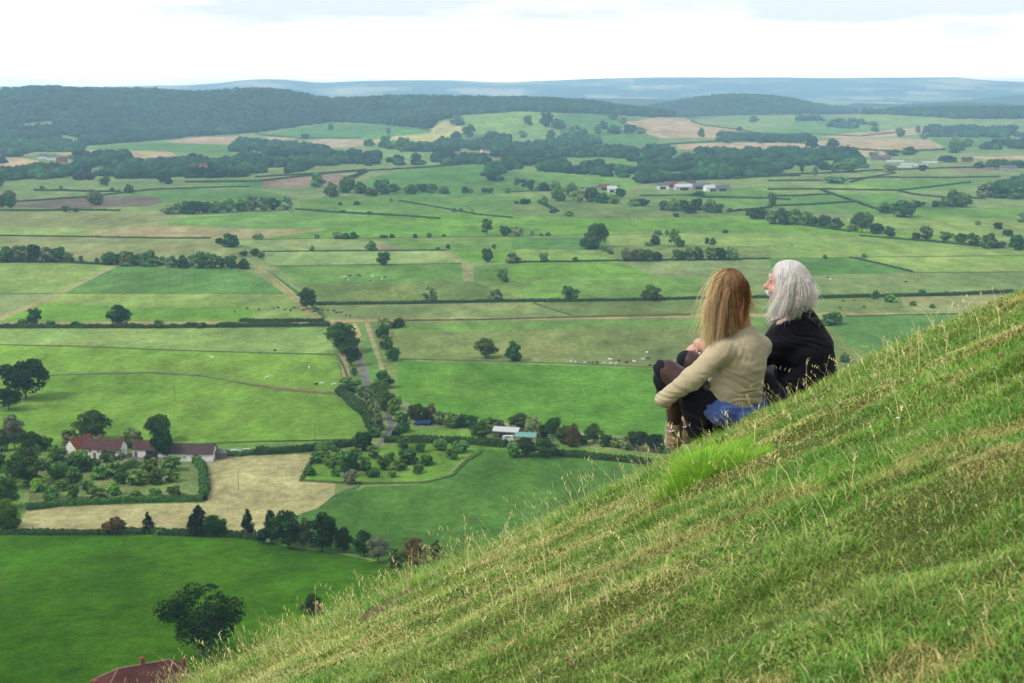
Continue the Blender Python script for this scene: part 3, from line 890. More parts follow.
ORD = ['first', 'second', 'third', 'fourth', 'fifth', 'sixth', 'seventh', 'eighth', 'ninth', 'tenth', 'eleventh', 'twelfth', 'thirteenth', 'fourteenth', 'fifteenth', 'sixteenth', 'seventeenth', 'eighteenth', 'nineteenth', 'twentieth']
ORD += ['twenty-' + o for o in ORD[:9]] + ['thirtieth'] + ['thirty-' + o for o in ORD[:9]] + ['fortieth'] + ['forty-' + o for o in ORD[:9]]
NAMES = dict(near='broadleaf_tree', oak='broadleaf_tree', dark='broadleaf_tree', pale='broadleaf_tree', tall='broadleaf_tree', pine='pine_tree', bush='bush', lime='bush', rust='bush', grey='broadleaf_tree', apple='orchard_tree')
CATS = dict(broadleaf_tree='tree', pine_tree='tree', bush='bush', orchard_tree='tree')
TREES = []   # world boxes, for checks
def plant(px, py, w, h, kind, label, group=None, hi=None, z=None):
    p = at(px, py)
    dist = math.sqrt(p.x ** 2 + p.y ** 2 + (CAMZ - p.z) ** 2)
    W = w * dist / FPX * (1.12 if w < 14 else 1.0); H = h * dist / FPX * 1.04
    hi = (w * h > 330) if hi is None else hi
    nm = NAMES[kind]; rot = random.uniform(0, 6.28)
    if hi:
        c, t = random.choice(proto(kind))
        e = bpy.data.objects.new(nm, None); COL.objects.link(e); e.location = p; e.rotation_euler = (0, 0, rot); e.scale = (W, W, H)
        e.empty_display_size = .1
        tag(e, label, CATS[nm], group)
        link('crown', c, e); link('trunk', t, e)
    else:
        o = link(nm, random.choice(proto_lo(kind)), None, label, CATS[nm], group, loc=p)
        o.rotation_euler = (0, 0, rot); o.scale = (W, W, H)

def row(desc, items, kind='oak', group=None, noun=None):
    """items (px, base py, w, h[, kind]) from left to right; every label tells its place in the row"""
    items = sorted(items, key=lambda i: i[0])
    n = len(items)
    mixk = random.Random(int(items[0][0] * 31 + items[0][1]))
    ks = [it[4] if len(it) > 4 else (kind if kind not in ('dark', 'oak') else mixk.choice(['dark', 'dark', 'oak', 'oak', 'pale' if it[2] < 20 else 'oak'])) for it in items]
    for i, it in enumerate(items):
        k = ks[i]
        nn = noun or {'near': 'large dark spreading tree', 'bush': 'bush', 'lime': 'bright green bush', 'rust': 'brownish bush', 'pine': 'dark conifer', 'pale': 'pale leafy tree', 'grey': 'grey-green tree', 'dark': 'dark round tree', 'tall': 'tall tree', 'oak': 'leafy tree', 'apple': 'small orchard tree'}[k]
        if ks.count(k) == 1: lab = f'{"only " if n > 1 else ""}{nn} {desc}'
        else: lab = f'{ORD[ks[:i].count(k)]} {nn.replace("dark round tree","dark tree")} {desc}'.replace('small orchard tree','tree')
        if n > 1 and ks.count(k) > 1:
            alt = lab.replace(f' {desc}', f' from the left {desc}')
            if len(alt.replace('-', ' ').split()) <= 16: lab = alt
        plant(it[0], it[1], it[2], it[3], k, lab, group)

row('beyond the brow above the red hipped roof', [(203, 654, 78, 64, 'near')])
row('half hidden behind the dry grass of the brow', [(313, 613, 22, 18, 'bush')])
row('in the line along the bottom of the straw field', [(114, 534, 20, 15, 'rust'), (148, 533, 17, 20, 'pine'), (161, 534, 12, 6, 'bush'), (199, 535, 28, 28, 'pine'), (216, 536, 26, 20, 'dark'), (248, 537, 18, 27, 'pine'), (271, 543, 24, 32, 'pine'), (288, 548, 34, 36, 'dark'),
     (304, 549, 14, 30, 'pale'), (322, 551, 32, 36, 'dark'), (344, 553, 18, 25, 'dark'), (364, 556, 22, 25, 'dark'), (378, 562, 24, 24, 'grey'), (396, 567, 18, 17, 'bush'), (415, 563, 24, 24, 'rust'), (436, 558, 14, 17, 'dark')], group='trees lining the bottom of the straw field')
row('around the white farmhouse with red roof', [(70, 447, 18, 16, 'pale'), (92, 441, 33, 29, 'oak'), (132, 447, 19, 17, 'pale'), (159, 441, 24, 24, 'dark'), (163, 461, 21, 29, 'dark'), (182, 459, 8, 11, 'oak'), (80, 464, 18, 13, 'lime'), (57, 461, 20, 14, 'oak')], group='farmhouse trees')
row('at the left edge beside the orchard', [(2, 451, 14, 20, 'oak'), (15, 449, 22, 32, 'grey'), (30, 451, 22, 18, 'dark'), (45, 450, 13, 14, 'oak'), (28, 487, 38, 36, 'oak'), (5, 508, 26, 28, 'oak'), (-2, 472, 16, 18, 'oak'), (6, 528, 26, 26, 'lime')], group='trees left of the orchard')
row('in the left pasture corner', [(26, 399, 43, 37, 'dark'), (9, 410, 24, 20, 'dark')])
ORCH = [(58, 478, 17, 15), (52, 498, 14, 12), (73, 484, 18, 16), (79, 471, 20, 16), (39, 491, 16, 12, 'lime'), (50, 502, 12, 8, 'lime'), (73, 499, 11, 14), (97, 501, 21, 13), (101, 478, 17, 12), (112, 468, 22, 18), (116, 474, 18, 12), (114, 495, 11, 12, 'lime'),
        (131, 477, 24, 17), (137, 484, 20, 14), (136, 497, 10, 7), (151, 472, 16, 14), (155, 484, 14, 16), (155, 497, 12, 8), (172, 471, 19, 15), (171, 482, 16, 13), (174, 495, 12, 9), (92, 470, 16, 12), (122, 483, 12, 10), (86, 490, 12, 10), (63, 490, 12, 10)]
row('of the orchard below the farmhouse', ORCH, 'apple', 'orchard trees below the farmhouse')
ORCH2 = [(310, 475, 10, 8), (318, 463, 16, 12), (328, 458, 24, 17), (333, 468, 14, 10), (336, 476, 10, 8), (344, 470, 20, 16), (350, 476, 16, 22, 'dark'), (350, 484, 16, 14, 'grey'), (364, 450, 18, 18, 'dark'), (363, 470, 16, 14), (373, 458, 14, 12), (384, 470, 14, 14), (390, 461, 10, 9),
         (373, 477, 11, 8), (400, 470, 12, 11), (404, 449, 14, 12), (408, 463, 20, 14), (418, 473, 10, 8), (427, 465, 12, 10), (420, 452, 10, 9), (440, 450, 14, 11), (453, 459, 13, 11), (460, 452, 20, 11), (392, 477, 8, 6), (356, 459, 14, 10), (345, 460, 14, 10)]
row('in the scrubby orchard beside the lane', ORCH2, 'apple', 'small trees in the scrubby orchard beside the lane')
row('beside the straight grey lane', [(342, 352, 33, 28, 'oak'), (351, 366, 20, 25, 'oak'), (354, 376, 6, 8), (350, 391, 24, 12), (364, 397, 18, 12), (384, 388, 18, 18, 'dark'), (380, 399, 20, 17), (384, 410, 24, 20, 'oak'), (395, 417, 16, 20, 'oak'), (400, 421, 12, 10), (370, 408, 12, 18), (375, 420, 12, 18), (377, 430, 12, 16), (375, 437, 10, 10)], 'dark', 'trees beside the grey lane')
row('in the clump right of the lane verge', [(385, 328, 16, 11), (398, 327, 12, 9), (382, 338, 11, 12), (386, 349, 12, 14), (393, 361, 13, 13, 'dark')], 'oak', 'trees on the lane verge')
row('in the belt from the lane to the sheds', [(418, 424, 22, 20, 'oak'), (430, 422, 14, 18, 'rust'), (440, 424, 14, 12), (452, 427, 18, 14), (464, 427, 16, 12), (472, 428, 12, 12), (481, 441, 22, 19, 'oak'), (488, 430, 18, 13), (498, 430, 12, 11), (404, 432, 12, 10)], 'dark', 'belt of trees between the lane and the sheds')
row('in the belt under the big pasture behind the sheds', [(520, 430, 24, 16), (533, 437, 16, 20), (545, 438, 12, 14), (553, 440, 16, 22), (564, 444, 16, 18), (573, 446, 16, 22, 'rust'), (584, 444, 12, 10), (594, 443, 18, 19), (606, 446, 14, 11), (616, 447, 12, 9), (627, 449, 16, 12), (638, 451, 20, 20), (654, 452, 20, 17), (668, 452, 14, 14)], 'dark', 'belt of dark trees under the big pasture')
row('in front of the sheds', [(514, 457, 14, 14), (526, 456, 22, 18), (545, 457, 24, 18)], 'oak')
row('of the pair in the olive meadow', [(486, 358, 23, 19), (513, 361, 16, 19)], 'oak')
row('by the hedge left of the farm track', [(35, 325, 12, 16), (24, 326, 9, 7), (51, 326, 8, 5), (119, 326, 22, 20, 'dark'), (159, 328, 9, 8), (76, 327, 8, 5), (200, 328, 6, 4)], 'oak')
row('at the end of the farm track', [(307, 309, 19, 20)], 'oak')
row('standing in the tan meadow hedge', [(430, 302, 15, 16), (496, 301, 14, 12, 'pale')], 'oak')
row('in the dark line above the striped field', [(109, 265, 12, 12), (119, 265, 10, 11), (127, 266, 14, 14), (138, 265, 10, 11), (149, 266, 18, 15), (163, 265, 9, 9), (172, 267, 10, 11), (182, 268, 12, 12), (193, 266, 10, 12), (203, 268, 17, 15), (214, 268, 14, 14), (223, 267, 9, 9), (231, 268, 12, 12), (243, 269, 11, 10)], 'dark', 'trees above the striped field')
row('in the left line above the pale pastures', [(6, 262, 19, 14), (21, 262, 18, 15, 'pale'), (34, 262, 12, 16), (49, 262, 19, 14, 'pale'), (60, 261, 10, 13), (68, 262, 10, 9), (81, 261, 4, 5), (97, 262, 4, 4)], 'dark', 'trees above the pale pastures')
row('at the head of the farm track', [(230, 247, 18, 13), (219, 244, 7, 6), (255, 256, 8, 7), (261, 258, 7, 6), (244, 256, 8, 5)], 'oak')
row('among the pale central fields', [(312, 251, 4, 5), (371, 251, 10, 10), (384, 265, 14, 13), (337, 239, 10, 7), (346, 239, 8, 6), (354, 239, 8, 7), (317, 239, 5, 5), (258, 239, 10, 6), (384, 238, 7, 3), (392, 238, 5, 4), (415, 238, 5, 4), (429, 238, 5, 5), (444, 237, 4, 3), (438, 250, 4, 3), (448, 249, 4, 5)], 'oak', 'scattered trees of the central fields')
row('among the right-hand central fields', [(487, 235, 11, 15, 'tall'), (487, 262, 11, 13), (503, 282, 10, 13), (513, 263, 12, 11), (506, 236, 12, 10), (517, 236, 12, 9), (532, 236, 4, 5), (541, 236, 4, 3), (544, 262, 9, 9), (548, 236, 5, 4), (575, 262, 5, 5), (494, 249, 4, 5)], 'oak', 'scattered trees right of centre')
row('of the tall group beyond the central pastures', [(589, 249, 20, 15), (598, 247, 19, 23, 'tall'), (604, 251, 6, 6), (610, 254, 7, 6)], 'oak')
row('of the row in the hedge under the clouds of green', [(570, 301, 17, 15), (651, 300, 21, 14)], 'oak')
row('in the three dark blocks above the woman', [(627, 261, 13, 12), (638, 261, 12, 12), (648, 261, 10, 11), (657, 261, 10, 9), (678, 260, 12, 10), (688, 260, 14, 12), (698, 260, 10, 13), (711, 260, 14, 12), (722, 260, 12, 12), (731, 260, 13, 13)], 'dark', 'dark tree blocks above the woman')
row('in the pale pasture above the woman', [(655, 245, 9, 10), (658, 235, 7, 5), (667, 235, 4, 5), (674, 246, 10, 16, 'tall'), (680, 247, 9, 7), (649, 246, 8, 4), (707, 244, 4, 6), (713, 245, 6, 7), (725, 233, 5, 3)], 'oak')
row('of the long right-hand row', [(773, 224, 14, 14), (783, 225, 14, 16), (795, 222, 16, 13), (807, 224, 12, 12), (814, 226, 10, 9), (824, 227, 14, 11), (836, 229, 13, 11), (852, 231, 10, 9), (862, 233, 20, 19), (877, 234, 11, 10), (889, 236, 10, 9), (916, 240, 8, 7), (926, 240, 14, 13), (946, 241, 11, 9), (960, 243, 11, 9), (973, 246, 12, 12), (989, 248, 15, 14), (1001, 248, 9, 6), (1017, 250, 12, 14)], 'dark', 'long right-hand row of dark trees')
row('in the right meadows beyond the long row', [(772, 208, 8, 14), (753, 219, 16, 10), (764, 219, 12, 9), (884, 213, 14, 10), (898, 214, 14, 10), (905, 217, 22, 15), (918, 207, 12, 6), (936, 207, 8, 6), (954, 207, 16, 16), (962, 207, 18, 13), (948, 206, 14, 8), (986, 197, 18, 14), (1000, 198, 20, 13), (1018, 199, 16, 11), (978, 225, 5, 4), (972, 236, 4, 3), (1008, 236, 9, 6), (998, 229, 8, 6), (889, 172, 12, 7), (923, 171, 9, 6), (1022, 222, 8, 10), (844, 172, 26, 9), (815, 176, 5, 9), (802, 172, 5, 8), (834, 183, 26, 6)], 'oak', 'trees of the right-hand meadows')
row('around the hollow behind the man', [(829, 325, 15, 12), (836, 324, 14, 12), (845, 362, 10, 8), (875, 299, 7, 8), (890, 302, 11, 7), (913, 306, 6, 5), (922, 295, 7, 5), (932, 308, 5, 4), (864, 258, 5, 5), (825, 259, 4, 4)], 'bush')
row('in the long clump at upper left', [(168, 214, 12, 9, 'pale'), (176, 214, 11, 11), (185, 214, 13, 12), (195, 214, 13, 12), (206, 213, 13, 11), (217, 213, 14, 11), (228, 212, 14, 13), (240, 211, 14, 12), (252, 211, 14, 14), (263, 211, 14, 13), (274, 210, 14, 12), (286, 210, 14, 14)], 'dark', 'long clump of trees at upper left')
row('in the line above the central green fields', [(318, 187, 14, 14), (331, 197, 13, 14), (347, 193, 17, 15), (361, 194, 11, 12), (371, 196, 11, 8), (382, 194, 17, 14), (394, 192, 12, 8), (411, 194, 14, 9), (422, 192, 11, 8), (432, 193, 10, 9), (444, 194, 10, 7), (465, 193, 6, 6), (470, 193, 6, 5), (484, 193, 6, 5), (490, 193, 7, 5), (507, 193, 7, 5), (340, 205, 4, 3), (357, 205, 6, 4), (391, 202, 3, 4), (454, 212, 4, 4), (461, 212, 4, 4), (472, 214, 3, 5), (369, 215, 5, 4), (343, 213, 6, 3)], 'oak', 'line of trees above the central green fields')
row('in the dark chain above the central meadows', [(517, 185, 6, 7), (524, 187, 7, 8), (531, 190, 8, 10), (543, 191, 12, 8), (555, 189, 10, 8), (558, 201, 13, 15), (571, 197, 10, 13), (578, 202, 13, 13), (592, 202, 12, 14), (602, 203, 14, 10), (614, 204, 12, 9), (620, 198, 10, 9), (635, 206, 12, 8), (644, 206, 10, 7), (540, 204, 5, 5), (545, 205, 6, 9), (553, 213, 7, 4), (569, 216, 9, 5), (525, 204, 11, 5), (516, 204, 4, 3)], 'dark', 'dark chain of trees above the central meadows')
row('in the rounded group below the far farmyard', [(665, 210, 10, 9), (673, 211, 14, 12), (684, 209, 10, 9), (690, 213, 13, 8), (697, 210, 11, 11), (709, 212, 15, 13), (718, 213, 12, 9), (676, 217, 6, 4), (698, 196, 12, 5), (730, 211, 5, 3)], 'dark', 'group of trees below the far farmyard')
row('beside the upper left brown field', [(10, 208, 10, 12), (3, 208, 8, 12), (95, 205, 15, 13), (66, 212, 8, 6), (76, 212, 6, 4), (129, 193, 9, 8), (105, 186, 9, 9), (112, 192, 4, 4), (42, 189, 4, 3), (61, 189, 3, 3), (10, 201, 10, 10), (165, 184, 13, 12, 'dark'), (1, 187, 10, 16)], 'oak')
row('scattered on the far centre slope', [(457, 125, 13, 9), (469, 137, 11, 12), (456, 141, 9, 9), (442, 143, 5, 7), (388, 134, 5, 6), (331, 130, 5, 6), (305, 139, 8, 5), (369, 146, 10, 7), (386, 145, 10, 9), (401, 152, 18, 14), (528, 125, 8, 9), (547, 127, 12, 14), (558, 129, 14, 10), (566, 138, 10, 6), (523, 138, 9, 7), (575, 136, 12, 11), (584, 135, 7, 6), (598, 134, 9, 9), (603, 129, 9, 8), (614, 134, 12, 9), (613, 120, 9, 8), (622, 124, 8, 7), (630, 133, 14, 8), (641, 134, 9, 7), (754, 122, 8, 6), (739, 131, 5, 4), (701, 137, 6, 9), (551, 138, 8, 8)], 'dark', 'trees scattered on the far centre slope')
row('beside the far wheat fields', [(812, 148, 11, 11, 'dark'), (833, 147, 11, 8, 'dark'), (875, 132, 7, 5), (900, 137, 9, 8), (924, 139, 8, 6), (918, 133, 4, 7), (955, 143, 9, 6), (966, 147, 12, 8), (956, 153, 16, 12), (910, 155, 14, 8), (893, 156, 14, 6), (874, 157, 10, 5), (948, 162, 16, 6), (979, 168, 9, 6), (1001, 169, 20, 9), (992, 167, 12, 7), (1018, 168, 14, 7)], 'oak', 'trees beside the far wheat fields')

# ------------------------------------------------------------------ woods that read as one mass
def ico():
    t = (1 + 5 ** .5) / 2
    v = np.array([(-1, t, 0), (1, t, 0), (-1, -t, 0), (1, -t, 0), (0, -1, t), (0, 1, t), (0, -1, -t), (0, 1, -t), (t, 0, -1), (t, 0, 1), (-t, 0, -1), (-t, 0, 1)], float)
    v /= np.linalg.norm(v[0])
    f = [(0, 11, 5), (0, 5, 1), (0, 1, 7), (0, 7, 10), (0, 10, 11), (1, 5, 9), (5, 11, 4), (11, 10, 2), (10, 7, 6), (7, 1, 8), (3, 9, 4), (3, 4, 2), (3, 2, 6), (3, 6, 8), (3, 8, 9), (4, 9, 5), (2, 4, 11), (6, 2, 10), (8, 6, 7), (9, 8, 1)]
    V = list(v); F = []; mid = {}
    def m(a, b):
        k = (min(a, b), max(a, b))
        if k not in mid: p = (V[a] + V[b]); mid[k] = len(V); V.append(p / np.linalg.norm(p))
        return mid[k]
    for a, b, c in f:
        x, y, z = m(a, b), m(b, c), m(c, a); F += [(a, x, z), (b, y, x), (c, z, y), (x, y, z)]
    return np.array(V), np.array(F)
IV, IF = ico()

def inpoly(px, py, poly):
    ins = np.zeros(len(px), bool); xj, yj = poly[-1]
    for xi, yi in poly:
        ins ^= ((yi > py) != (yj > py)) & (px < (xj - xi) * (py - yi) / (yj - yi + 1e-12) + xi); xj, yj = xi, yi
    return ins

def wood(name, label, polys, size, hgt, col, dmax=7500, dmin=1400, dens=1.0, kind='stuff', holes=()):
    """polys: outlines of the ground the wood stands on, as seen; trees on a jittered grid of the real ground"""
    Vs = []; Fs = []; Cs = []; n = 0
    for poly in polys:
        P = np.array(poly, float)
        x0 = P[:, 0].min(); x1 = P[:, 0].max()
        d0, d1 = dmin, dmax
        ds = []
        for (a, b) in poly:
            q = at(a, b); ds.append(q.y)
        d0, d1 = min(ds) * .97, min(max(ds) * 1.06, dmax)
        gx = np.arange((x0 - 512) / FPX * d1 * (1 if x0 < 512 else d0 / d1) - 20, (x1 - 512) / FPX * (d1 if x1 > 512 else d0) + 20, size * .8)
        gy = np.arange(d0, d1, size * .8)
        X, Y = np.meshgrid(gx, gy); X = X.ravel() + RNG.uniform(-.4, .4, X.size) * size; Y = Y.ravel() + RNG.uniform(-.4, .4, Y.size) * size
        Z = valley(X, Y); a, b = project(X, Y, Z)
        k = inpoly(a, b, poly) & (RNG.random(len(X)) < dens) & ((vnoise(X / 26, Y / 60, seed=44) > (.02 if dens < 1 else -9)))
        for hp in holes: k &= ~inpoly(a, b, hp)
        X, Y, Z = X[k], Y[k], Z[k]
        m = len(X)
        if m == 0: continue
        s = size * RNG.uniform(.42, .85, m)
        h = hgt * RNG.uniform(.5, 1.45, m) * (1 + .15 * vnoise(X / 90, Y / 90, seed=5))
        nz = RNG.uniform(.75, 1.25, (m, len(IV), 1))
        V = IV[None] * nz * np.stack([s, s, h * .55], 1)[:, None, :] + np.stack([X, Y, Z + h * .5], 1)[:, None, :]
        c = col[None] * (.6 + 1.1 * RNG.random((m, 1)) ** 1.8) * np.stack([RNG.uniform(.85, 1.2, m), np.ones(m), RNG.uniform(.8, 1.15, m)], 1)
        c = c * (1 + .4 * vnoise(X / 160, Y / 160, seed=15) + .35 * vnoise(X / 45, Y / 60, seed=16))[:, None]
        Vs.append(V.reshape(-1, 3)); Fs.append((IF[None] + (np.arange(m) * len(IV))[:, None, None] + n).reshape(-1, 3)); n += m * len(IV)
        Cs.append(np.repeat(c, len(IF), 0))
    me = mesh(name, np.vstack(Vs), np.vstack(Fs), True, [LEAFW], attrs={'leaf_colour': ('FACE', np.vstack(Cs))})
    link(name, me, label=label, kind=kind)
    print('wood', name, n // len(IV))

WC = np.array(alb(50, 94, 54)) * .62
wood('woodland', 'dark wooded ridge that fills the upper left horizon', [
    [(-60, 150), (-60, 96), (0, 94), (60, 88.6), (200, 88), (330, 91), (400, 97), (560, 101), (640, 106), (650, 113), (560, 113), (520, 111), (460, 116), (436, 121), (430, 129), (380, 124), (330, 122), (290, 128), (250, 133), (190, 137), (150, 141), (84, 146), (80, 138), (60, 134), (56, 140), (0, 142)],
], 15, 14, WC, dmax=5150, holes=[[(-60, 112), (0, 109), (20, 103.5), (40, 102.5), (38, 106), (4, 111)], [(-60, 134), (0, 131), (20, 124), (52, 121), (55, 125), (48, 130), (20, 131)], [(78, 140), (82, 134.5), (110, 134.5), (112, 140)], [(-60, 121), (0, 120), (14, 117), (18, 118.5), (0, 122)]])
wood('woodland', 'wooded hill on the right horizon with forest band below', [
    [(640, 112), (648, 104), (680, 96), (740, 94), (800, 99), (850, 106), (940, 108), (1100, 100), (1100, 118), (1000, 119), (960, 119), (880, 114), (800, 114), (700, 117), (650, 116)],
    [(560, 112), (570, 104), (640, 110), (700, 117), (650, 117)],
], 19, 15, WC, dmax=6500)
BELTS = [
    ('broad belt of woods crossing the middle distance', [[(484, 160), (500, 149), (540, 145), (600, 150), (672, 150), (676, 158), (640, 163), (600, 157), (560, 158), (520, 163)], [(484, 165), (520, 161), (590, 166), (640, 175), (628, 178), (560, 173), (500, 168)],
        [(636, 176), (640, 166), (690, 160), (700, 152), (760, 152), (850, 152), (862, 158), (852, 166), (792, 168), (760, 178), (700, 180), (640, 184)]]),
    ('scattered wood and village trees at upper left', [[(-60, 178), (-60, 168), (0, 174), (60, 168), (120, 168), (180, 174), (256, 170), (256, 177), (170, 179), (100, 179), (30, 182)], [(60, 167), (80, 155), (128, 155), (140, 166), (120, 170)], [(140, 176), (150, 164), (200, 160), (256, 158), (256, 168), (210, 176)],
        [(256, 164), (262, 156), (320, 152), (350, 158), (362, 162), (300, 168)], [(228, 150), (240, 142), (300, 146), (330, 152), (300, 156), (240, 154)], [(256, 178), (260, 160), (290, 158), (360, 162), (370, 166), (310, 168), (300, 172)], [(0, 165), (0, 143), (60, 141), (84, 148), (80, 152), (30, 152)]]),
    ('strips of trees between the far right fields', [[(828, 127), (834, 121), (874, 121), (878, 126), (850, 129)], [(796, 121), (800, 118), (824, 118), (826, 121)], [(924, 137), (926, 128), (1100, 131), (1100, 139)], [(768, 143), (768, 137), (812, 138), (806, 143)], [(716, 143), (720, 136), (768, 137), (768, 143)], [(980, 150), (990, 144), (1100, 142), (1100, 150)],
        [(820, 170), (824, 164), (862, 162), (864, 170)], [(984, 196), (986, 188), (1100, 188), (1100, 199)], [(1000, 190), (1002, 185), (1100, 184), (1100, 188)]]),
    ('scattered trees and hedges on the centre slope', [[(420, 152), (440, 142), (480, 144), (512, 148), (512, 156), (470, 152)], [(484, 176), (492, 164), (508, 166), (510, 184), (500, 186)], [(340, 160), (350, 154), (380, 158), (376, 165)], [(388, 162), (440, 158), (500, 160), (480, 165), (400, 166)],
        [(540, 146), (560, 138), (600, 140), (600, 146)], [(380, 147), (402, 146), (440, 149), (440, 152), (400, 152)], [(480, 142), (490, 136), (510, 138), (510, 148)]]),
]
for lab, ps in BELTS:
    wood('tree_belt', lab, ps, 11.5, 10, WC * 1.3, dens=.9)

# ------------------------------------------------------------------ hedges
HEDGE = attr_mat('hedge_leaves', 'leaf_colour', rough=.9, spec=.08, nscale=[(.08, .2)], transl=.08)
def hedge(line, wid, hgt, label, col=None, rough_=.35, name='hedge', step=None):
    P = [at(*p) for p in line]
    if col is DIT: hgt *= .45; wid *= .8
    rng = np.random.default_rng(int(line[0][0] * 7 + line[0][1] * 13) & 0xFFFF)
    col = np.array(alb(74, 104, 52)) if col is None else col
    d = sum(p.length for p in P) / len(P)
    st = step or max(.8, d / 1422 * 1.3)
    pts = []
    for a, b in zip(P, P[1:]):
        n = max(1, int((b - a).length / st))
        for k in range(n): pts.append(a.lerp(b, k / n))
    pts.append(P[-1])
    X = np.array([p.x for p in pts]); Y = np.array([p.y for p in pts]); n = len(X)
    Z = valley(X, Y)
    tx = np.gradient(X) if n > 1 else np.ones(n); ty = np.gradient(Y); L = np.hypot(tx, ty) + 1e-9
    nxv, nyv = -ty / L, tx / L
    K = 7
    ang = np.linspace(0, np.pi, K)
    hv = hgt * (1 + rough_ * fbm(X / 6 + Y / 7, Y / 9, oct=3, seed=4)); wv = wid * (1 + rough_ * .6 * fbm(X / 5, Y / 6 + X / 9, oct=2, seed=8))
    V = np.zeros((n, K, 3))
    for k in range(K):
        jit = 1 + rng.uniform(-.14, .14, n)
        V[:, k, 0] = X + nxv * np.cos(ang[k]) * wv / 2 * jit; V[:, k, 1] = Y + nyv * np.cos(ang[k]) * wv / 2 * jit
        V[:, k, 2] = Z - .2 + (hv + .2) * np.sin(ang[k]) ** .6 * jit
    i, j = np.meshgrid(np.arange(n - 1), np.arange(K - 1), indexing='ij'); q = (i * K + j).ravel()
    F = np.column_stack([q, q + 1, q + K + 1, q + K])
    Vc = V.reshape(-1, 3)
    cF = col[None] * rng.uniform(.7, 1.0, (len(F), 1))
    # leaf sprays over the core
    m = int(n * 9)
    ii = rng.integers(0, n, m); a = rng.uniform(0, np.pi, m); sc = rng.uniform(.9, 1.15, m)
    P_ = np.column_stack([X[ii] + nxv[ii] * np.cos(a) * wv[ii] / 2 * sc + tx[ii] * rng.uniform(-.5, .5, m), Y[ii] + nyv[ii] * np.cos(a) * wv[ii] / 2 * sc + ty[ii] * rng.uniform(-.5, .5, m), Z[ii] + hv[ii] * np.sin(a) ** .6 * sc])
    N_ = np.column_stack([nxv[ii] * np.cos(a), nyv[ii] * np.cos(a), np.sin(a)])
    V2, F2 = cards(P_, N_, min(st * .75, hgt * .45), rng)
    c2 = col[None] * rng.uniform(.65, 1.4, (m, 1))
    faces = [tuple(f) for f in F] + [tuple(f) for f in (F2 + len(Vc))]
    me = mesh(name, np.vstack([Vc, V2]), faces, False, [HEDGE], attrs={'leaf_colour': ('FACE', np.vstack([cF, c2]))})
    return link(name, me, label=label, cat='hedge')
DKG = np.array(alb(64, 94, 46)); DIT = np.array(alb(104, 132, 68)); GOLD = np.array(alb(160, 150, 98)); TRIM = np.array(alb(80, 124, 58))
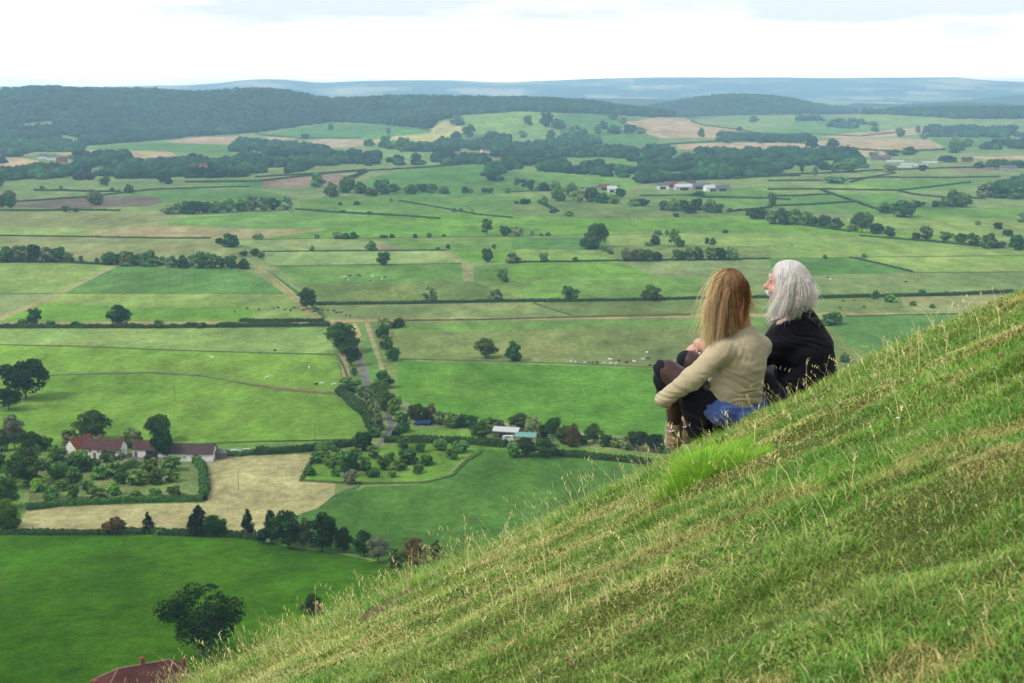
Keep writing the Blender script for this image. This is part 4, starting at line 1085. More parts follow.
H_ = [
 ([(27, 510), (60, 506), (120, 503), (203, 501)], 2.2, 2.0, 'clipped green hedge along the bottom of the orchard', TRIM, .1),
 ([(203, 501), (205, 490), (203, 470), (196, 461)], 3.0, 2.2, 'clipped green hedge up the right side of the orchard', TRIM, .1),
 ([(203, 455), (240, 456), (256, 453.5)], 1.8, 1.6, 'low green hedge beside the parked cars at the long barn', TRIM, .12),
 ([(256, 454), (300, 452), (352, 446), (360, 441)], 2.6, 2.4, 'thick hedge above the straw field', DKG, .3),
 ([(205, 444), (260, 442), (318, 441), (352, 440)], 1.0, 1.1, 'thin fence-line hedge under the big bright pasture', DIT, .3),
 ([(0, 534.5), (60, 534.5), (150, 534), (240, 537), (262, 541)], 2.2, 1.6, 'low ragged hedge along the top of the dark green crop', DKG, .4),
 ([(301, 481), (340, 483), (364, 484), (425, 483), (452, 476), (466, 462), (482, 452)], 1.6, 1.2, 'hedge round the foot of the scrubby orchard', DIT, .4),
 ([(301, 481), (307, 468), (316, 456), (326, 450)], 1.6, 1.6, 'hedge up the left side of the scrubby orchard', DIT, .4),
 ([(384, 442), (420, 442), (470, 444), (506, 447)], 3.0, 2.4, 'dark clipped hedge right of the lane bend', DKG, .2),
 ([(552, 455), (600, 459), (640, 463), (660, 466)], 3.0, 2.2, 'dark clipped hedge leading to the girl\'s boots', DKG, .15),
 ([(340, 393), (352, 404), (366, 416), (372, 428), (374, 438)], 4.0, 3.4, 'tall hedge curving along the left of the lane', DKG, .4),
 ([(395, 437), (402, 427), (404, 420)], 2.5, 2.2, 'short hedge inside the bend of the lane', DKG, .3),
 ([(0, 379), (60, 375.2), (150, 373), (200, 376), (256, 386)], .9, .8, 'curved ditch hedge above the big pasture', DIT, .4),
 ([(256, 386), (290, 391), (332, 394)], 1.2, .8, 'straw-coloured ditch bank at the end of the curved hedge', GOLD, .4),
 ([(0, 345), (80, 346.5), (160, 350), (240, 352.5), (336, 355)], 1.1, .9, 'ditch hedge between the pale strip and the bright strip', DIT, .3),
 ([(0, 328), (80, 328), (160, 328), (240, 327), (330, 326)], 3.2, 2.2, 'dark overgrown hedge across the left fields', DKG, .5),
 ([(0, 293.7), (60, 293.5), (160, 293.8), (284, 293.8)], .8, .7, 'thin ditch line under the striped field', DIT, .3),
 ([(0, 236), (80, 237), (160, 238.5), (210, 238.5)], 1.4, 1.1, 'thin hedge in the tan fields at left', DKG, .3),
 ([(0, 262.4), (60, 262.4), (110, 265)], 2.4, 1.6, 'hedge under the left pale trees', DKG, .4),
 ([(262, 252), (300, 251.5), (380, 251), (446, 250.5)], 1.2, .9, 'thin hedge between the two pale cut fields', DKG, .3),
 ([(270, 266), (330, 265.4), (400, 264.5), (462, 263.5)], 1.0, .8, 'thin hedge above the grazing herd', DIT, .3),
 ([(256, 240), (320, 238.5), (400, 238), (470, 237), (604, 235), (700, 232)], 1.3, 1.0, 'long thin hedge with small bushes in the centre', DIT, .4),
 ([(316, 305), (400, 304), (512, 302), (560, 301.5)], 2.6, 1.8, 'straight dark hedge left of centre', DKG, .2),
 ([(543, 302), (620, 301), (700, 299), (768, 298)], 2.6, 1.7, 'straight dark hedge behind the woman', DKG, .2),
 ([(769, 299.3), (815, 298.5), (880, 297), (950, 295.5), (1016, 292.5)], 2.8, 2.0, 'straight dark hedge behind the man', DKG, .2),
 ([(534, 303), (548, 308), (560, 312), (572, 315.5)], 2.4, 1.0, 'dark diagonal ditch in the central meadow', DIT, .3),
 ([(240, 322), (300, 322), (324, 321.5)], 2.4, 1.8, 'dark hedge by the end of the farm track', DKG, .4),
 ([(512, 262.5), (560, 262), (616, 261), (700, 260), (770, 259)], 1.6, 1.1, 'thin hedge under the three dark tree blocks', DKG, .3),
 ([(850, 257.5), (880, 264), (912, 272)], 1.4, 1.0, 'diagonal ditch right of the man\'s head', DKG, .3),
 ([(770, 259), (850, 257.6), (940, 256.5), (1024, 255.5)], 1.2, .9, 'thin hedge under the right olive meadow', DIT, .3),
 ([(912, 272.5), (970, 272.5), (1024, 272)], 1.2, .9, 'thin hedge at the foot of the pale right field', DIT, .3),
 ([(395, 359), (470, 361), (560, 363.5), (652, 367.5)], 1.4, .8, 'ditch line under the olive meadow with cows', DIT, .3),
 ([(846, 316.5), (900, 315), (958, 314)], 2.0, 1.2, 'hedge at the top of the hollow field behind the man', DIT, .3),
 ([(396, 321), (480, 320), (572, 317.5), (690, 315)], 1.2, .8, 'straw-green bank along the central ditch', np.array(alb(120, 136, 84)), .3),
 ([(338, 355), (345, 370), (350, 384)], 1.0, .9, 'low bank beside the lane', DIT, .3),
 # far right grid
 ([(768, 175), (820, 174), (870, 171), (960, 168), (1024, 166)], 3, 2.2, 'upper hedge line of the right-hand field grid', DKG, .3),
 ([(768, 181), (830, 181), (870, 178), (900, 177.5)], 3, 2, 'second hedge line of the right-hand field grid', DKG, .3),
 ([(850, 182.5), (868, 178), (895, 173.5)], 3, 1.8, 'slanting hedge at the top of the right-hand field grid', DKG, .2),
 ([(900, 178), (960, 178), (1000, 177)], 3, 2, 'hedge left of the far right grey sheds', DKG, .3),
 ([(768, 190), (810, 189.5), (850, 190), (897, 191)], 3, 2, 'middle hedge line of the right-hand field grid', DKG, .2),
 ([(897, 191), (930, 187.5), (970, 182.5)], 3, 1.8, 'slanting hedge in the right-hand field grid', DKG, .2),
 ([(897, 191), (915, 195), (945, 198), (985, 199)], 3, 1.9, 'lower slanting hedge of the right-hand field grid', DKG, .2),
 ([(820, 190), (840, 197), (858, 203), (875, 209)], 3, 1.9, 'long diagonal hedge across the right-hand field grid', DKG, .2),
 ([(768, 196.5), (800, 196), (830, 194.5)], 3, 1.8, 'short hedge at the left of the right-hand field grid', DKG, .2),
 ([(768, 206.5), (810, 205), (855, 202)], 3, 1.8, 'lowest short hedge at the left of the right-hand field grid', DKG, .2),
 ([(700, 197.5), (760, 198.5), (790, 200)], 3, 1.8, 'thin hedge right of the far farmyard', DKG, .2),
 ([(735, 179), (760, 177), (800, 176)], 3, 2.2, 'hedge beyond the far farmyard', DKG, .2),
 ([(728, 212), (750, 210), (768, 208.5)], 2.6, 2, 'hedge joining the tree groups below the far farmyard', DKG, .3),
 ([(860, 236), (920, 241), (1000, 248)], 2.0, 1.4, 'hedge running under the long right-hand row of trees', DKG, .4),
 ([(770, 224), (800, 225), (850, 232)], 2.4, 1.6, 'hedge under the left end of the right-hand row', DKG, .4),
 ([(0, 211), (40, 211), (80, 210.5), (120, 211)], 2.6, 1.8, 'hedge under the brown ploughed strip', DKG, .3),
 ([(34, 191), (60, 191), (96, 192), (120, 192)], 2.6, 2.2, 'low hedge in the upper left pasture', DKG, .4),
 ([(0, 203), (40, 200.5), (90, 197), (150, 190), (220, 187.5), (250, 187)], 2.6, 1.6, 'long hedge above the brown ploughed strip', DKG, .3),
 ([(185, 182.5), (256, 182), (330, 173.5), (420, 168), (490, 163)], 3, 2.3, 'long slanting hedge left of the big rounded green field', DKG, .3),
 ([(256, 177.5), (300, 175), (340, 172.5), (366, 170)], 3, 2.3, 'hedge above the small pink ploughed field', DKG, .3),
 ([(345, 181), (356, 177), (366, 172)], 4, 4, 'thick hedge at the right of the small pink ploughed field', DKG, .4),
 ([(296, 209.5), (340, 213), (400, 216), (440, 219)], 2.4, 1.6, 'thin diagonal hedge in the central green field', DKG, .3),
 ([(400, 201), (440, 208), (480, 215), (512, 218)], 2.4, 1.3, 'second thin diagonal hedge in the central green field', DKG, .3),
 ([(540, 203), (550, 208), (558, 212)], 2.8, 2.4, 'short dark hedge below the chain of trees', DKG, .4),
 ([(512, 192), (560, 190), (620, 186)], 2.4, 1.2, 'thin hedge across the mid-distance pasture', DKG, .2),
 ([(640, 196), (680, 195.5), (720, 197), (760, 199)], 2.6, 1.4, 'thin hedge in front of the far farmyard', DKG, .3),
 ([(366, 124), (400, 125), (430, 131)], 4, 2.5, 'hedge on the far left slope above the yellow strip', DKG, .3),
 ([(256, 134), (300, 138.5), (360, 138)], 4, 2.4, 'hedge at the foot of the far blue-green field', DKG, .2),
 ([(692, 121), (706, 126), (740, 130), (760, 134), (800, 135)], 4, 2.6, 'hedge running down beside the far wheat field', DKG, .3),
 ([(650, 146), (700, 142.5), (760, 141), (810, 144)], 4, 2.8, 'hedge between the two far wheat strips', DKG, .3),
 ([(820, 147), (860, 150), (900, 152), (945, 150)], 4, 3, 'hedge under the largest far wheat field', DKG, .4),
 ([(800, 133), (860, 136.5), (905, 132)], 4, 2.4, 'hedge between the far right stubble strips', DKG, .3),
]
for h in H_: hedge(h[0], h[1], h[2], h[3], h[4] if len(h) > 4 else None, h[5] if len(h) > 5 else .35)
# ------------------------------------------------------------------ buildings, vehicles, poles, cattle
def roofmat(name, col): 
    m, nt, b = nodemat(name)
    tc = nt.nodes.new('ShaderNodeTexCoord')
    br = nt.nodes.new('ShaderNodeTexBrick'); br.inputs['Scale'].default_value = 1.0
    br.inputs['Brick Width'].default_value = .35; br.inputs['Row Height'].default_value = .28; br.inputs['Mortar Size'].default_value = .03
    br.inputs['Color1'].default_value = (*[c * .75 for c in col], 1); br.inputs['Color2'].default_value = (*[c * 1.25 for c in col], 1); br.inputs['Mortar'].default_value = (*[c * .45 for c in col], 1)
    nt.links.new(tc.outputs['Object'], br.inputs['Vector'])
    n = noise_node(nt, .8, 5, .65)
    nt.links.new(vary(nt, br.outputs['Color'], n.outputs['Fac'], .65, 1.3), b.inputs['Base Color'])
    return m
M_RED = roofmat('red_clay_tiles', alb(106, 70, 68)); M_ORANGE = roofmat('orange_clay_tiles', alb(150, 84, 62)); M_BROWN = roofmat('brown_tiles', alb(98, 78, 76)); M_DKRED = roofmat('weathered_red_tiles', alb(104, 58, 54)); M_SLATE = roofmat('grey_slates', alb(120, 124, 134))
M_WHITE = simple('white_render', (.66, .65, .60), .9, .12, .8); M_CREAM = simple('cream_render', alb(214, 206, 180), .9, .15, .8); M_STONE = simple('grey_stone', alb(176, 172, 160), .9, .25, 2.5, bump=.5)
M_GLASS = simple('window_glass', (.03, .04, .05), .15, .1, 1, spec=.6); M_BRICK = simple('red_brick', alb(170, 96, 78), .9, .25, 5); M_DARK = simple('shade_and_tyre_black', (.02, .02, .02), .9, .2, 1); M_POT = simple('clay_pot', alb(190, 120, 86), .8, .2, 3)
M_WOOD = simple('brown_timber', alb(134, 122, 104), .9, .3, 3); M_METAL = simple('pale_sheet_metal', alb(214, 216, 218), .5, .1, 1.5, spec=.4); M_TEAL = simple('teal_sheet_metal', alb(126, 178, 168), .5, .12, 1.5); M_BLUE = simple('blue_tarpaulin', alb(56, 104, 190), .6, .15, 1); M_RIDGE = simple('ridge_tiles', alb(176, 140, 128), .9, .2, 3)

def gable(mbw, mbr, L, D, hw, hr, c=(0, 0), ax=0.0, over=.35, z0=0.0, th=.18):
    """walls into mbw, roof planes into mbr; length along local x"""
    ca, sa = math.cos(ax), math.sin(ax)
    def T(V): V = np.array(V, float); return np.stack([V[:, 0] * ca - V[:, 1] * sa + c[0], V[:, 0] * sa + V[:, 1] * ca + c[1], V[:, 2] + z0], 1)
    x, y = L / 2, D / 2
    mbw.add(T([(-x, -y, -.6), (x, -y, -.6), (x, y, -.6), (-x, y, -.6), (-x, -y, hw), (x, -y, hw), (x, y, hw), (-x, y, hw), (-x, 0, hw + hr), (x, 0, hw + hr)]),
            [(0, 1, 5, 4), (2, 3, 7, 6), (0, 4, 8, 7, 3), (1, 2, 6, 9, 5)])
    k = hr / y; X = x + over; yo = y + over; zo = hw - over * k
    e = .03
    for s in (-1, 1):
        mbr.add(T([(-X, s * yo, zo + e), (X, s * yo, zo + e), (X, 0, hw + hr + e), (-X, 0, hw + hr + e), (-X, s * yo, zo + th + e), (X, s * yo, zo + th + e), (X, 0, hw + hr + th + e), (-X, 0, hw + hr + th + e)]),
                [(0, 1, 2, 3), (7, 6, 5, 4), (0, 4, 5, 1), (3, 2, 6, 7), (0, 3, 7, 4), (1, 5, 6, 2)])

def house(name, label, p, rz, parts, cat='house', wins=(), doors_or_shade=(), chims=(), wallm=None, roofm=None, group=None, wscale=1.0):
    """parts: list of (L, D, wall height, roof height, (cx, cy), turn, roof material or None)"""
    e = bpy.data.objects.new(name, None); COL.objects.link(e); e.location = p; e.rotation_euler = (0, 0, rz); tag(e, label, cat, group)
    mw = MB()
    first = None
    for i, (L, D, hw, hr, c, a, rm) in enumerate(parts):
        mr = MB(); gable(mw, mr, L, D, hw, hr, c, a)
        r = link('roof', mr.me('roof', [rm or roofm]), e); first = first or r
    link('wall', mw.me('wall', [wallm]), e)
    for (x, y, z, w, h, nx) in wins:     # nx: 0 faces -y, 1 faces +x, 3 faces -x
        f = MB(); dx, dy = (w, .10) if nx == 0 else (.10, w)
        f.box((x, y, z + h / 2 + .04), (dx + (.08 if nx == 0 else 0), dy + (.08 if nx else 0), .09)); f.box((x, y, z - h / 2 - .05), (dx + (.14 if nx == 0 else .05), dy + (.05 if nx == 0 else .14), .09))
        if nx == 0:
            for s in (-1, 0, 1): f.box((x + s * w / 2, y, z), (.08, .1, h))
        else:
            for s in (-1, 0, 1): f.box((x, y + s * w / 2, z), (.1, .08, h))
        fr = link('window', f.me('window', [M_WHITE]), e)
        g = MB(); g.box((x, y, z), (w - .02 if nx == 0 else .05, .05 if nx == 0 else w - .02, h)); link('pane', g.me('pane', [M_GLASS]), fr)
    for (x, y, w, h, nx) in doors_or_shade:
        g = MB(); g.box((x, y, h / 2 - .1), (w if nx == 0 else .12, .12 if nx == 0 else w, h)); link('door_or_shade', g.me('door_or_shade', [M_WOOD if w < 2 else M_DARK]), e)  # wide ones are open fronts: a near-black sheet paints the shade inside
    for (x, y, z, s) in chims:
        g = MB(); g.box((x, y, z), (.9 * s, .6 * s, 1.9 * s)); g.box((x, y, z + .98 * s), (1.05 * s, .75 * s, .14 * s))
        ch = link('chimney', g.me('chimney', [M_BRICK]), first)
        g = MB()
        for k in (-1, 1): g.tube([(x + k * .22 * s, y, z + 1.04 * s), (x + k * .22 * s, y, z + 1.45 * s)], [.12 * s, .10 * s], 8)
        # pots sit on the stack: keep two levels, so they are part of the roof
        link('chimney_pot', g.me('chimney_pot', [M_POT]), first)
    return e

p0 = at(105, 456)
house('farmhouse', 'white rendered farmhouse with long red tiled roof beside the orchard', p0, R(-6),
      [(14, 7.0, 3.5, 2.7, (0, 0), 0, M_RED), (10, 6.5, 3.3, 3.6, (-9.2, .2), R(70), M_ORANGE), (3.6, 4.6, 2.2, 1.4, (-14.4, 1.5), 0, M_BROWN)],
      wins=[(-4.0, -3.55, 2.6, 1.0, .9, 0), (-1.0, -3.55, 2.6, 1.0, .9, 0), (2.0, -3.55, 2.6, 1.0, .9, 0), (5.0, -3.55, 2.6, 1.0, .9, 0), (1.0, -3.55, 1.0, 1.3, .9, 0), (4.8, -3.55, 1.0, 1.3, .9, 0), (7.05, 0, 2.4, 1.0, 1.0, 1)],
      doors_or_shade=[(-2.4, -3.55, 1.0, 2.1, 0)], chims=[(-1.6, 0, 6.7, .9), (6.2, 0, 6.5, .7)], wallm=M_WHITE)
p1 = at(151, 457)
house('outbuilding', 'open-fronted outbuilding with brown-red roof between farmhouse and long barn', at(150, 455), R(-4),
      [(10.5, 6, 2.9, 2.4, (0, 0), 0, M_RED)], cat='outbuilding', doors_or_shade=[(1.6, -3.05, 4.2, 2.5, 0), (-4.2, -3.05, 1.1, 2.1, 0)], wallm=M_WHITE)
house('barn', 'long low white barn with brown tiled roof', at(190, 459), R(-2),
      [(18, 7.0, 2.9, 2.7, (0, 0), 0, M_BROWN)], cat='barn', doors_or_shade=[(-6, -3.55, 1.1, 2.1, 0)], wins=[(-1, -3.55, 1.6, .9, .7, 0), (4, -3.55, 1.6, .9, .7, 0)], wallm=M_WHITE)
# little shed at the barn's right end, with a blue sheet
house('shed', 'small timber shed at the right end of the long barn', at(222, 458), R(-2), [(3.4, 3.0, 2.2, .9, (0, 0), 0, M_SLATE)], cat='shed', doors_or_shade=[(.2, -1.55, .9, 1.9, 0)], wallm=M_WOOD)

# hipped house at the foot of the hill
zr = 24 + 8.4
A = atplane(118, 668.5, zr); B = atplane(169.5, 659.5, zr)
mid = (A + B) / 2; half = (B - A).length / 2; ang = math.atan2(B.y - A.y, B.x - A.x)
e = bpy.data.objects.new('hipped_house', None); COL.objects.link(e); e.location = (mid.x, mid.y, float(valley(mid.x, mid.y))); e.rotation_euler = (0, 0, ang)
tag(e, 'house with dark red hipped roof and brick chimneys at the foot of the hill', 'house')
zt = zr - e.location.z; hx, hy, ze = half + 3.9, 4.9, zt - 3.4
mb = MB(); mb.add([(-hx, -hy, ze), (hx, -hy, ze), (hx, hy, ze), (-hx, hy, ze), (-half, 0, zt), (half, 0, zt), (-hx, -hy, ze - .18), (hx, -hy, ze - .18), (hx, hy, ze - .18), (-hx, hy, ze - .18)],
                  [(0, 1, 5, 4), (1, 2, 5), (2, 3, 4, 5), (3, 0, 4), (6, 7, 1, 0), (7, 8, 2, 1), (8, 9, 3, 2), (9, 6, 0, 3), (9, 8, 7, 6)])
rf = link('roof', mb.me('roof', [M_DKRED]), e)
mb = MB()
for a_, b_ in (((-half, 0, zt), (half, 0, zt)), ((-half, 0, zt), (-hx, -hy, ze)), ((half, 0, zt), (hx, -hy, ze)), ((-half, 0, zt), (-hx, hy, ze)), ((half, 0, zt), (hx, hy, ze))): mb.tube([a_, b_], .13, 6)
link('ridge_tiles', mb.me('ridge_tiles', [M_RIDGE]), rf)
mb = MB(); mb.box((0, 0, (ze - .2) / 2 - .5), (2 * hx - .9, 2 * hy - .9, ze + .8)); link('wall', mb.me('wall', [M_BRICK]), e)
for x, y, z, s in ((-.2, .2, zt + .25, .75), (-hx - .1, -1.2, zt - 1.9, .8), (hx - 1.2, .6, zt - 1.5, .8)):
    g = MB(); g.box((x, y, z), (.85 * s, .85 * s, 2.2 * s)); g.box((x, y, z + 1.13 * s), (1.0 * s, 1.0 * s, .16 * s)); ch = link('chimney', g.me('chimney', [M_BRICK]), rf)
    g = MB(); g.tube([(x, y, z + 1.2 * s), (x, y, z + 1.65 * s)], [.2 * s, .16 * s], 8); link('chimney_pot', g.me('chimney_pot', [M_POT]), rf)
for x in (-5, -1.5, 2, 5.2):
    g = MB(); g.box((x, -hy + .45, ze - 1.3), (1.2, .1, 1.2)); fr = link('window', g.me('window', [M_WHITE]), e)
    g = MB(); g.box((x, -hy + .41, ze - 1.3), (1.0, .06, 1.0)); link('pane', g.me('pane', [M_GLASS]), fr)

# sheds right of the lane
def shed(label, px, py, L, D, hw, hr, rz, roof, wall, open_=True, name='barn'):
    return house(name, label, at(px, py), rz, [(L, D, hw, hr, (0, 0), 0, roof)], cat='barn' if name == 'barn' else 'shed', wallm=wall, doors_or_shade=[(0, -D / 2 - .04, L * .5, hw * .75, 0)] if open_ else [])
shed('low shed with pale sheet roof among the trees right of the lane', 507, 436, 9.5, 6, 2.4, 1.0, R(-14), M_METAL, M_WOOD)
shed('low shed with teal sheet roof beside the white caravan', 526, 441, 7.5, 5, 2.2, 1.0, R(-8), M_TEAL, M_CREAM)

def car(label, px, py, rz, col, name='parked_car', cat='car', van=False):
    e = bpy.data.objects.new(name, None); COL.objects.link(e); e.location = at(px, py); e.rotation_euler = (0, 0, rz); tag(e, label, cat)
    m = simple('car_paint', col, .35, .04, 1, spec=.5)
    h = 2.3 if van else 1.45
    prof = [(-2.1, .35), (-2.15, .8), (-1.9, h * .93 if van else .98), (-1.3, h), (.5 if not van else 1.9, h), (1.15 if not van else 2.1, .95), (2.05, .82), (2.15, .35)]
    mb = MB(); V = [(x, s * .85 * (1 if z < 1 else .86), z) for s in (-1, 1) for x, z in prof]; n = len(prof)
    mb.add(V, [tuple(range(n - 1, -1, -1)), tuple(range(n, 2 * n))] + [(i, (i + 1) % n, n + (i + 1) % n, n + i) for i in range(n)])
    link('body', mb.me('body', [m]), e)
    mb = MB()
    for s in (-1, 1): mb.box((-.3, s * .76, h - .35), (1.9, .12, .36))
    link('windows', mb.me('windows', [M_GLASS]), e)
    for x in (-1.3, 1.3):
        for s in (-1, 1): mb = MB(); mb.tube([(x, s * .66, .33), (x, s * .9, .33)], .33, 12); link('wheel', mb.me('wheel', [M_DARK]), e)
    return e
car('silver car parked behind the low hedge at the barn end', 235, 453.5, R(4), alb(210, 214, 220))
car('second pale car right of the silver one behind the low hedge', 248, 452.5, R(3), alb(186, 196, 206))
car('dark car in the farmyard before the open outbuilding', 150, 458.5, R(8), (.02, .025, .035))
car('white boxy caravan beside the teal-roofed shed', 508, 441.5, R(5), alb(240, 240, 238), 'caravan', 'caravan', True)
# covered trailer by the lane
e = bpy.data.objects.new('covered_trailer', None); COL.objects.link(e); e.location = at(423, 425); tag(e, 'trailer with bright blue cover beside the lane trees', 'trailer')
mb = MB(); mb.box((0, 0, 1.05), (6.0, 2.0, .6)); mb.tube([(-3.0, 0, 1.3), (3.0, 0, 1.3)], .55, 10); link('cover', mb.me('cover', [M_BLUE]), e)
mb = MB(); mb.box((0, 0, .6), (6.6, 1.9, .22)); link('chassis', mb.me('chassis', [M_DARK]), e)
for x in (-2, 2.4): mb = MB(); mb.tube([(x, -1.15, .45), (x, 1.15, .45)], .45, 10); link('wheel', mb.me('wheel', [M_DARK]), e)

# far farmyard
FARM = [(590, 193, 16, 10, M_SLATE, M_STONE, 'low grey shed at the left end of the far farmyard'), (604, 190, 14, 9, M_ORANGE, M_STONE, 'shed with orange roof in the far farmyard'), (612, 192, 12, 10, M_METAL, M_WHITE, 'white gabled shed beside the orange roof in the far farmyard'),
        (663, 189, 16, 10, M_SLATE, M_WHITE, 'white gabled house at the left of the far farmyard'), (672, 187, 14, 10, M_ORANGE, M_BRICK, 'house with orange roof in the far farmyard'), (683, 190, 22, 12, M_METAL, M_METAL, 'pale sheet-metal barn in the middle of the far farmyard'),
        (691, 186, 12, 9, M_RED, M_WHITE, 'tall white house with red roof behind the far farmyard'), (700, 189, 26, 14, M_SLATE, M_STONE, 'broad slate-roofed barn in the far farmyard'), (712, 191, 20, 12, M_METAL, M_WHITE, 'white barn end right of the slate barn in the far farmyard'), (722, 191, 18, 10, M_SLATE, M_STONE, 'long grey shed at the right end of the far farmyard')]
for px, py, L, D, rm, wm, lab in FARM: shed(lab, px, py, L, D, 4.5, 3.2, random.uniform(-.3, .3), rm, wm, True)
VILL = [(43, 159, M_SLATE, M_WHITE, 'white house in the upper left village beside the wheat field', 18), (52, 160, M_SLATE, M_WHITE, 'second white house in the upper left village', 16), (62, 162, M_RED, M_BRICK, 'red-roofed house right of the white village houses', 18), (73, 162, M_RED, M_WHITE, 'red-roofed house at the right of the upper left village', 16),
        (141, 169, M_RED, M_BRICK, 'small red house among dark trees at upper left', 14), (166, 168, M_RED, M_WHITE, 'red-roofed house hidden by trees left of the village terrace', 16), (184, 170, M_SLATE, M_WHITE, 'white house at the left of the village terrace', 18), (193, 170, M_RED, M_BRICK, 'red-roofed house in the middle of the village terrace', 16), (203, 169, M_ORANGE, M_CREAM, 'orange-roofed house at the right of the village terrace', 14),
        (237, 172, M_ORANGE, M_WHITE, 'lone white house with orange roof in the upper left', 18), (441, 158, M_SLATE, M_WHITE, 'white house at the left of the centre hamlet', 20), (449, 157, M_RED, M_WHITE, 'red-roofed white house in the centre hamlet', 18), (462, 157, M_SLATE, M_STONE, 'grey house in the centre hamlet', 22), (474, 157, M_SLATE, M_WHITE, 'pale house at the right of the centre hamlet', 20), (485, 153, M_ORANGE, M_WHITE, 'orange-roofed house above the centre hamlet', 16),
        (967, 162, M_RED, M_BRICK, 'red-roofed farmhouse beside the far right orchard', 18), (1008, 171, M_SLATE, M_STONE, 'low grey shed at the far right', 26), (881, 160, M_SLATE, M_WOOD, 'long dark shed among the far right fields', 34)]
for px, py, rm, wm, lab, L in VILL:
    house('house', lab, at(px, py), random.uniform(-.5, .5), [(L, 9, 5.2, 3.6, (0, 0), 0, rm)], wallm=wm, wins=[(-L * .28, -4.55, 3.4, 1.6, 1.4, 0), (L * .28, -4.55, 3.4, 1.6, 1.4, 0)], doors_or_shade=[(0, -4.55, 1.3, 2.3, 0)], chims=[(L * .35, 0, 9.2, 1.3)])
# glasshouses far right
M_POLY = simple('polythene', alb(206, 216, 214), .4, .1, .5, spec=.5)
for k, (px, py, L) in enumerate([(895, 162, 30), (908, 165, 26), (921, 166, 24), (905, 167.5, 22), (930, 163, 26)]):
    mb = MB(); pr = [(math.cos(a) * 4, math.sin(a) * 3.2) for a in np.linspace(0, math.pi, 9)]
    V = [(x, p[0], p[1]) for x in (-L / 2, L / 2) for p in pr]; n = 9
    mb.add(V, [tuple(range(n)), tuple(range(2 * n - 1, n - 1, -1))] + [(i, n + i, n + i + 1, i + 1) for i in range(n - 1)])
    link('polytunnel', mb.me('polytunnel', [M_POLY]), None, ['leftmost', 'second', 'third', 'frontmost', 'rightmost'][k] + ' pale polytunnel among the far right fields', 'polytunnel', 'polytunnels among the far right fields', loc=at(px, py))

# poles
def pole(px, py, top, label, bar=True, wood=M_WOOD):
    p = at(px, py); d = p.length; H = (py - top) * math.hypot(p.y, CAMZ - p.z) / FPX * 1.03
    e = bpy.data.objects.new('utility_pole', None); COL.objects.link(e); e.location = p; tag(e, label, 'utility pole')
    mb = MB(); mb.tube([(0, 0, -.5), (0, 0, H)], [.12, .09], 8); link('post', mb.me('post', [wood]), e)
    if bar:
        mb = MB(); mb.box((0, 0, H - .25), (1.9, .12, .14)); link('crossarm', mb.me('crossarm', [wood]), e)
        mb = MB()
        for s in (-.8, 0, .8): mb.tube([(s, 0, H - .18), (s, 0, H + .05)], .06, 6)
        link('insulators', mb.me('insulators', [M_GLASS]), e)
pole(3.5, 597, 568, 'timber pole with crossarm in the dark crop at the left edge')
pole(252.5, 617, 599, 'thin pole at the brow beside the big dark tree', False)
pole(238.5, 490, 472, 'thin pole in the straw field', False)
pole(175, 401, 384, 'thin pole in the big bright left pasture', False)
pole(315, 441, 425, 'thin pole near the hedge left of the lane', False)
pole(575, 418, 400, 'timber pole standing in the big bright pasture right of the lane', True)
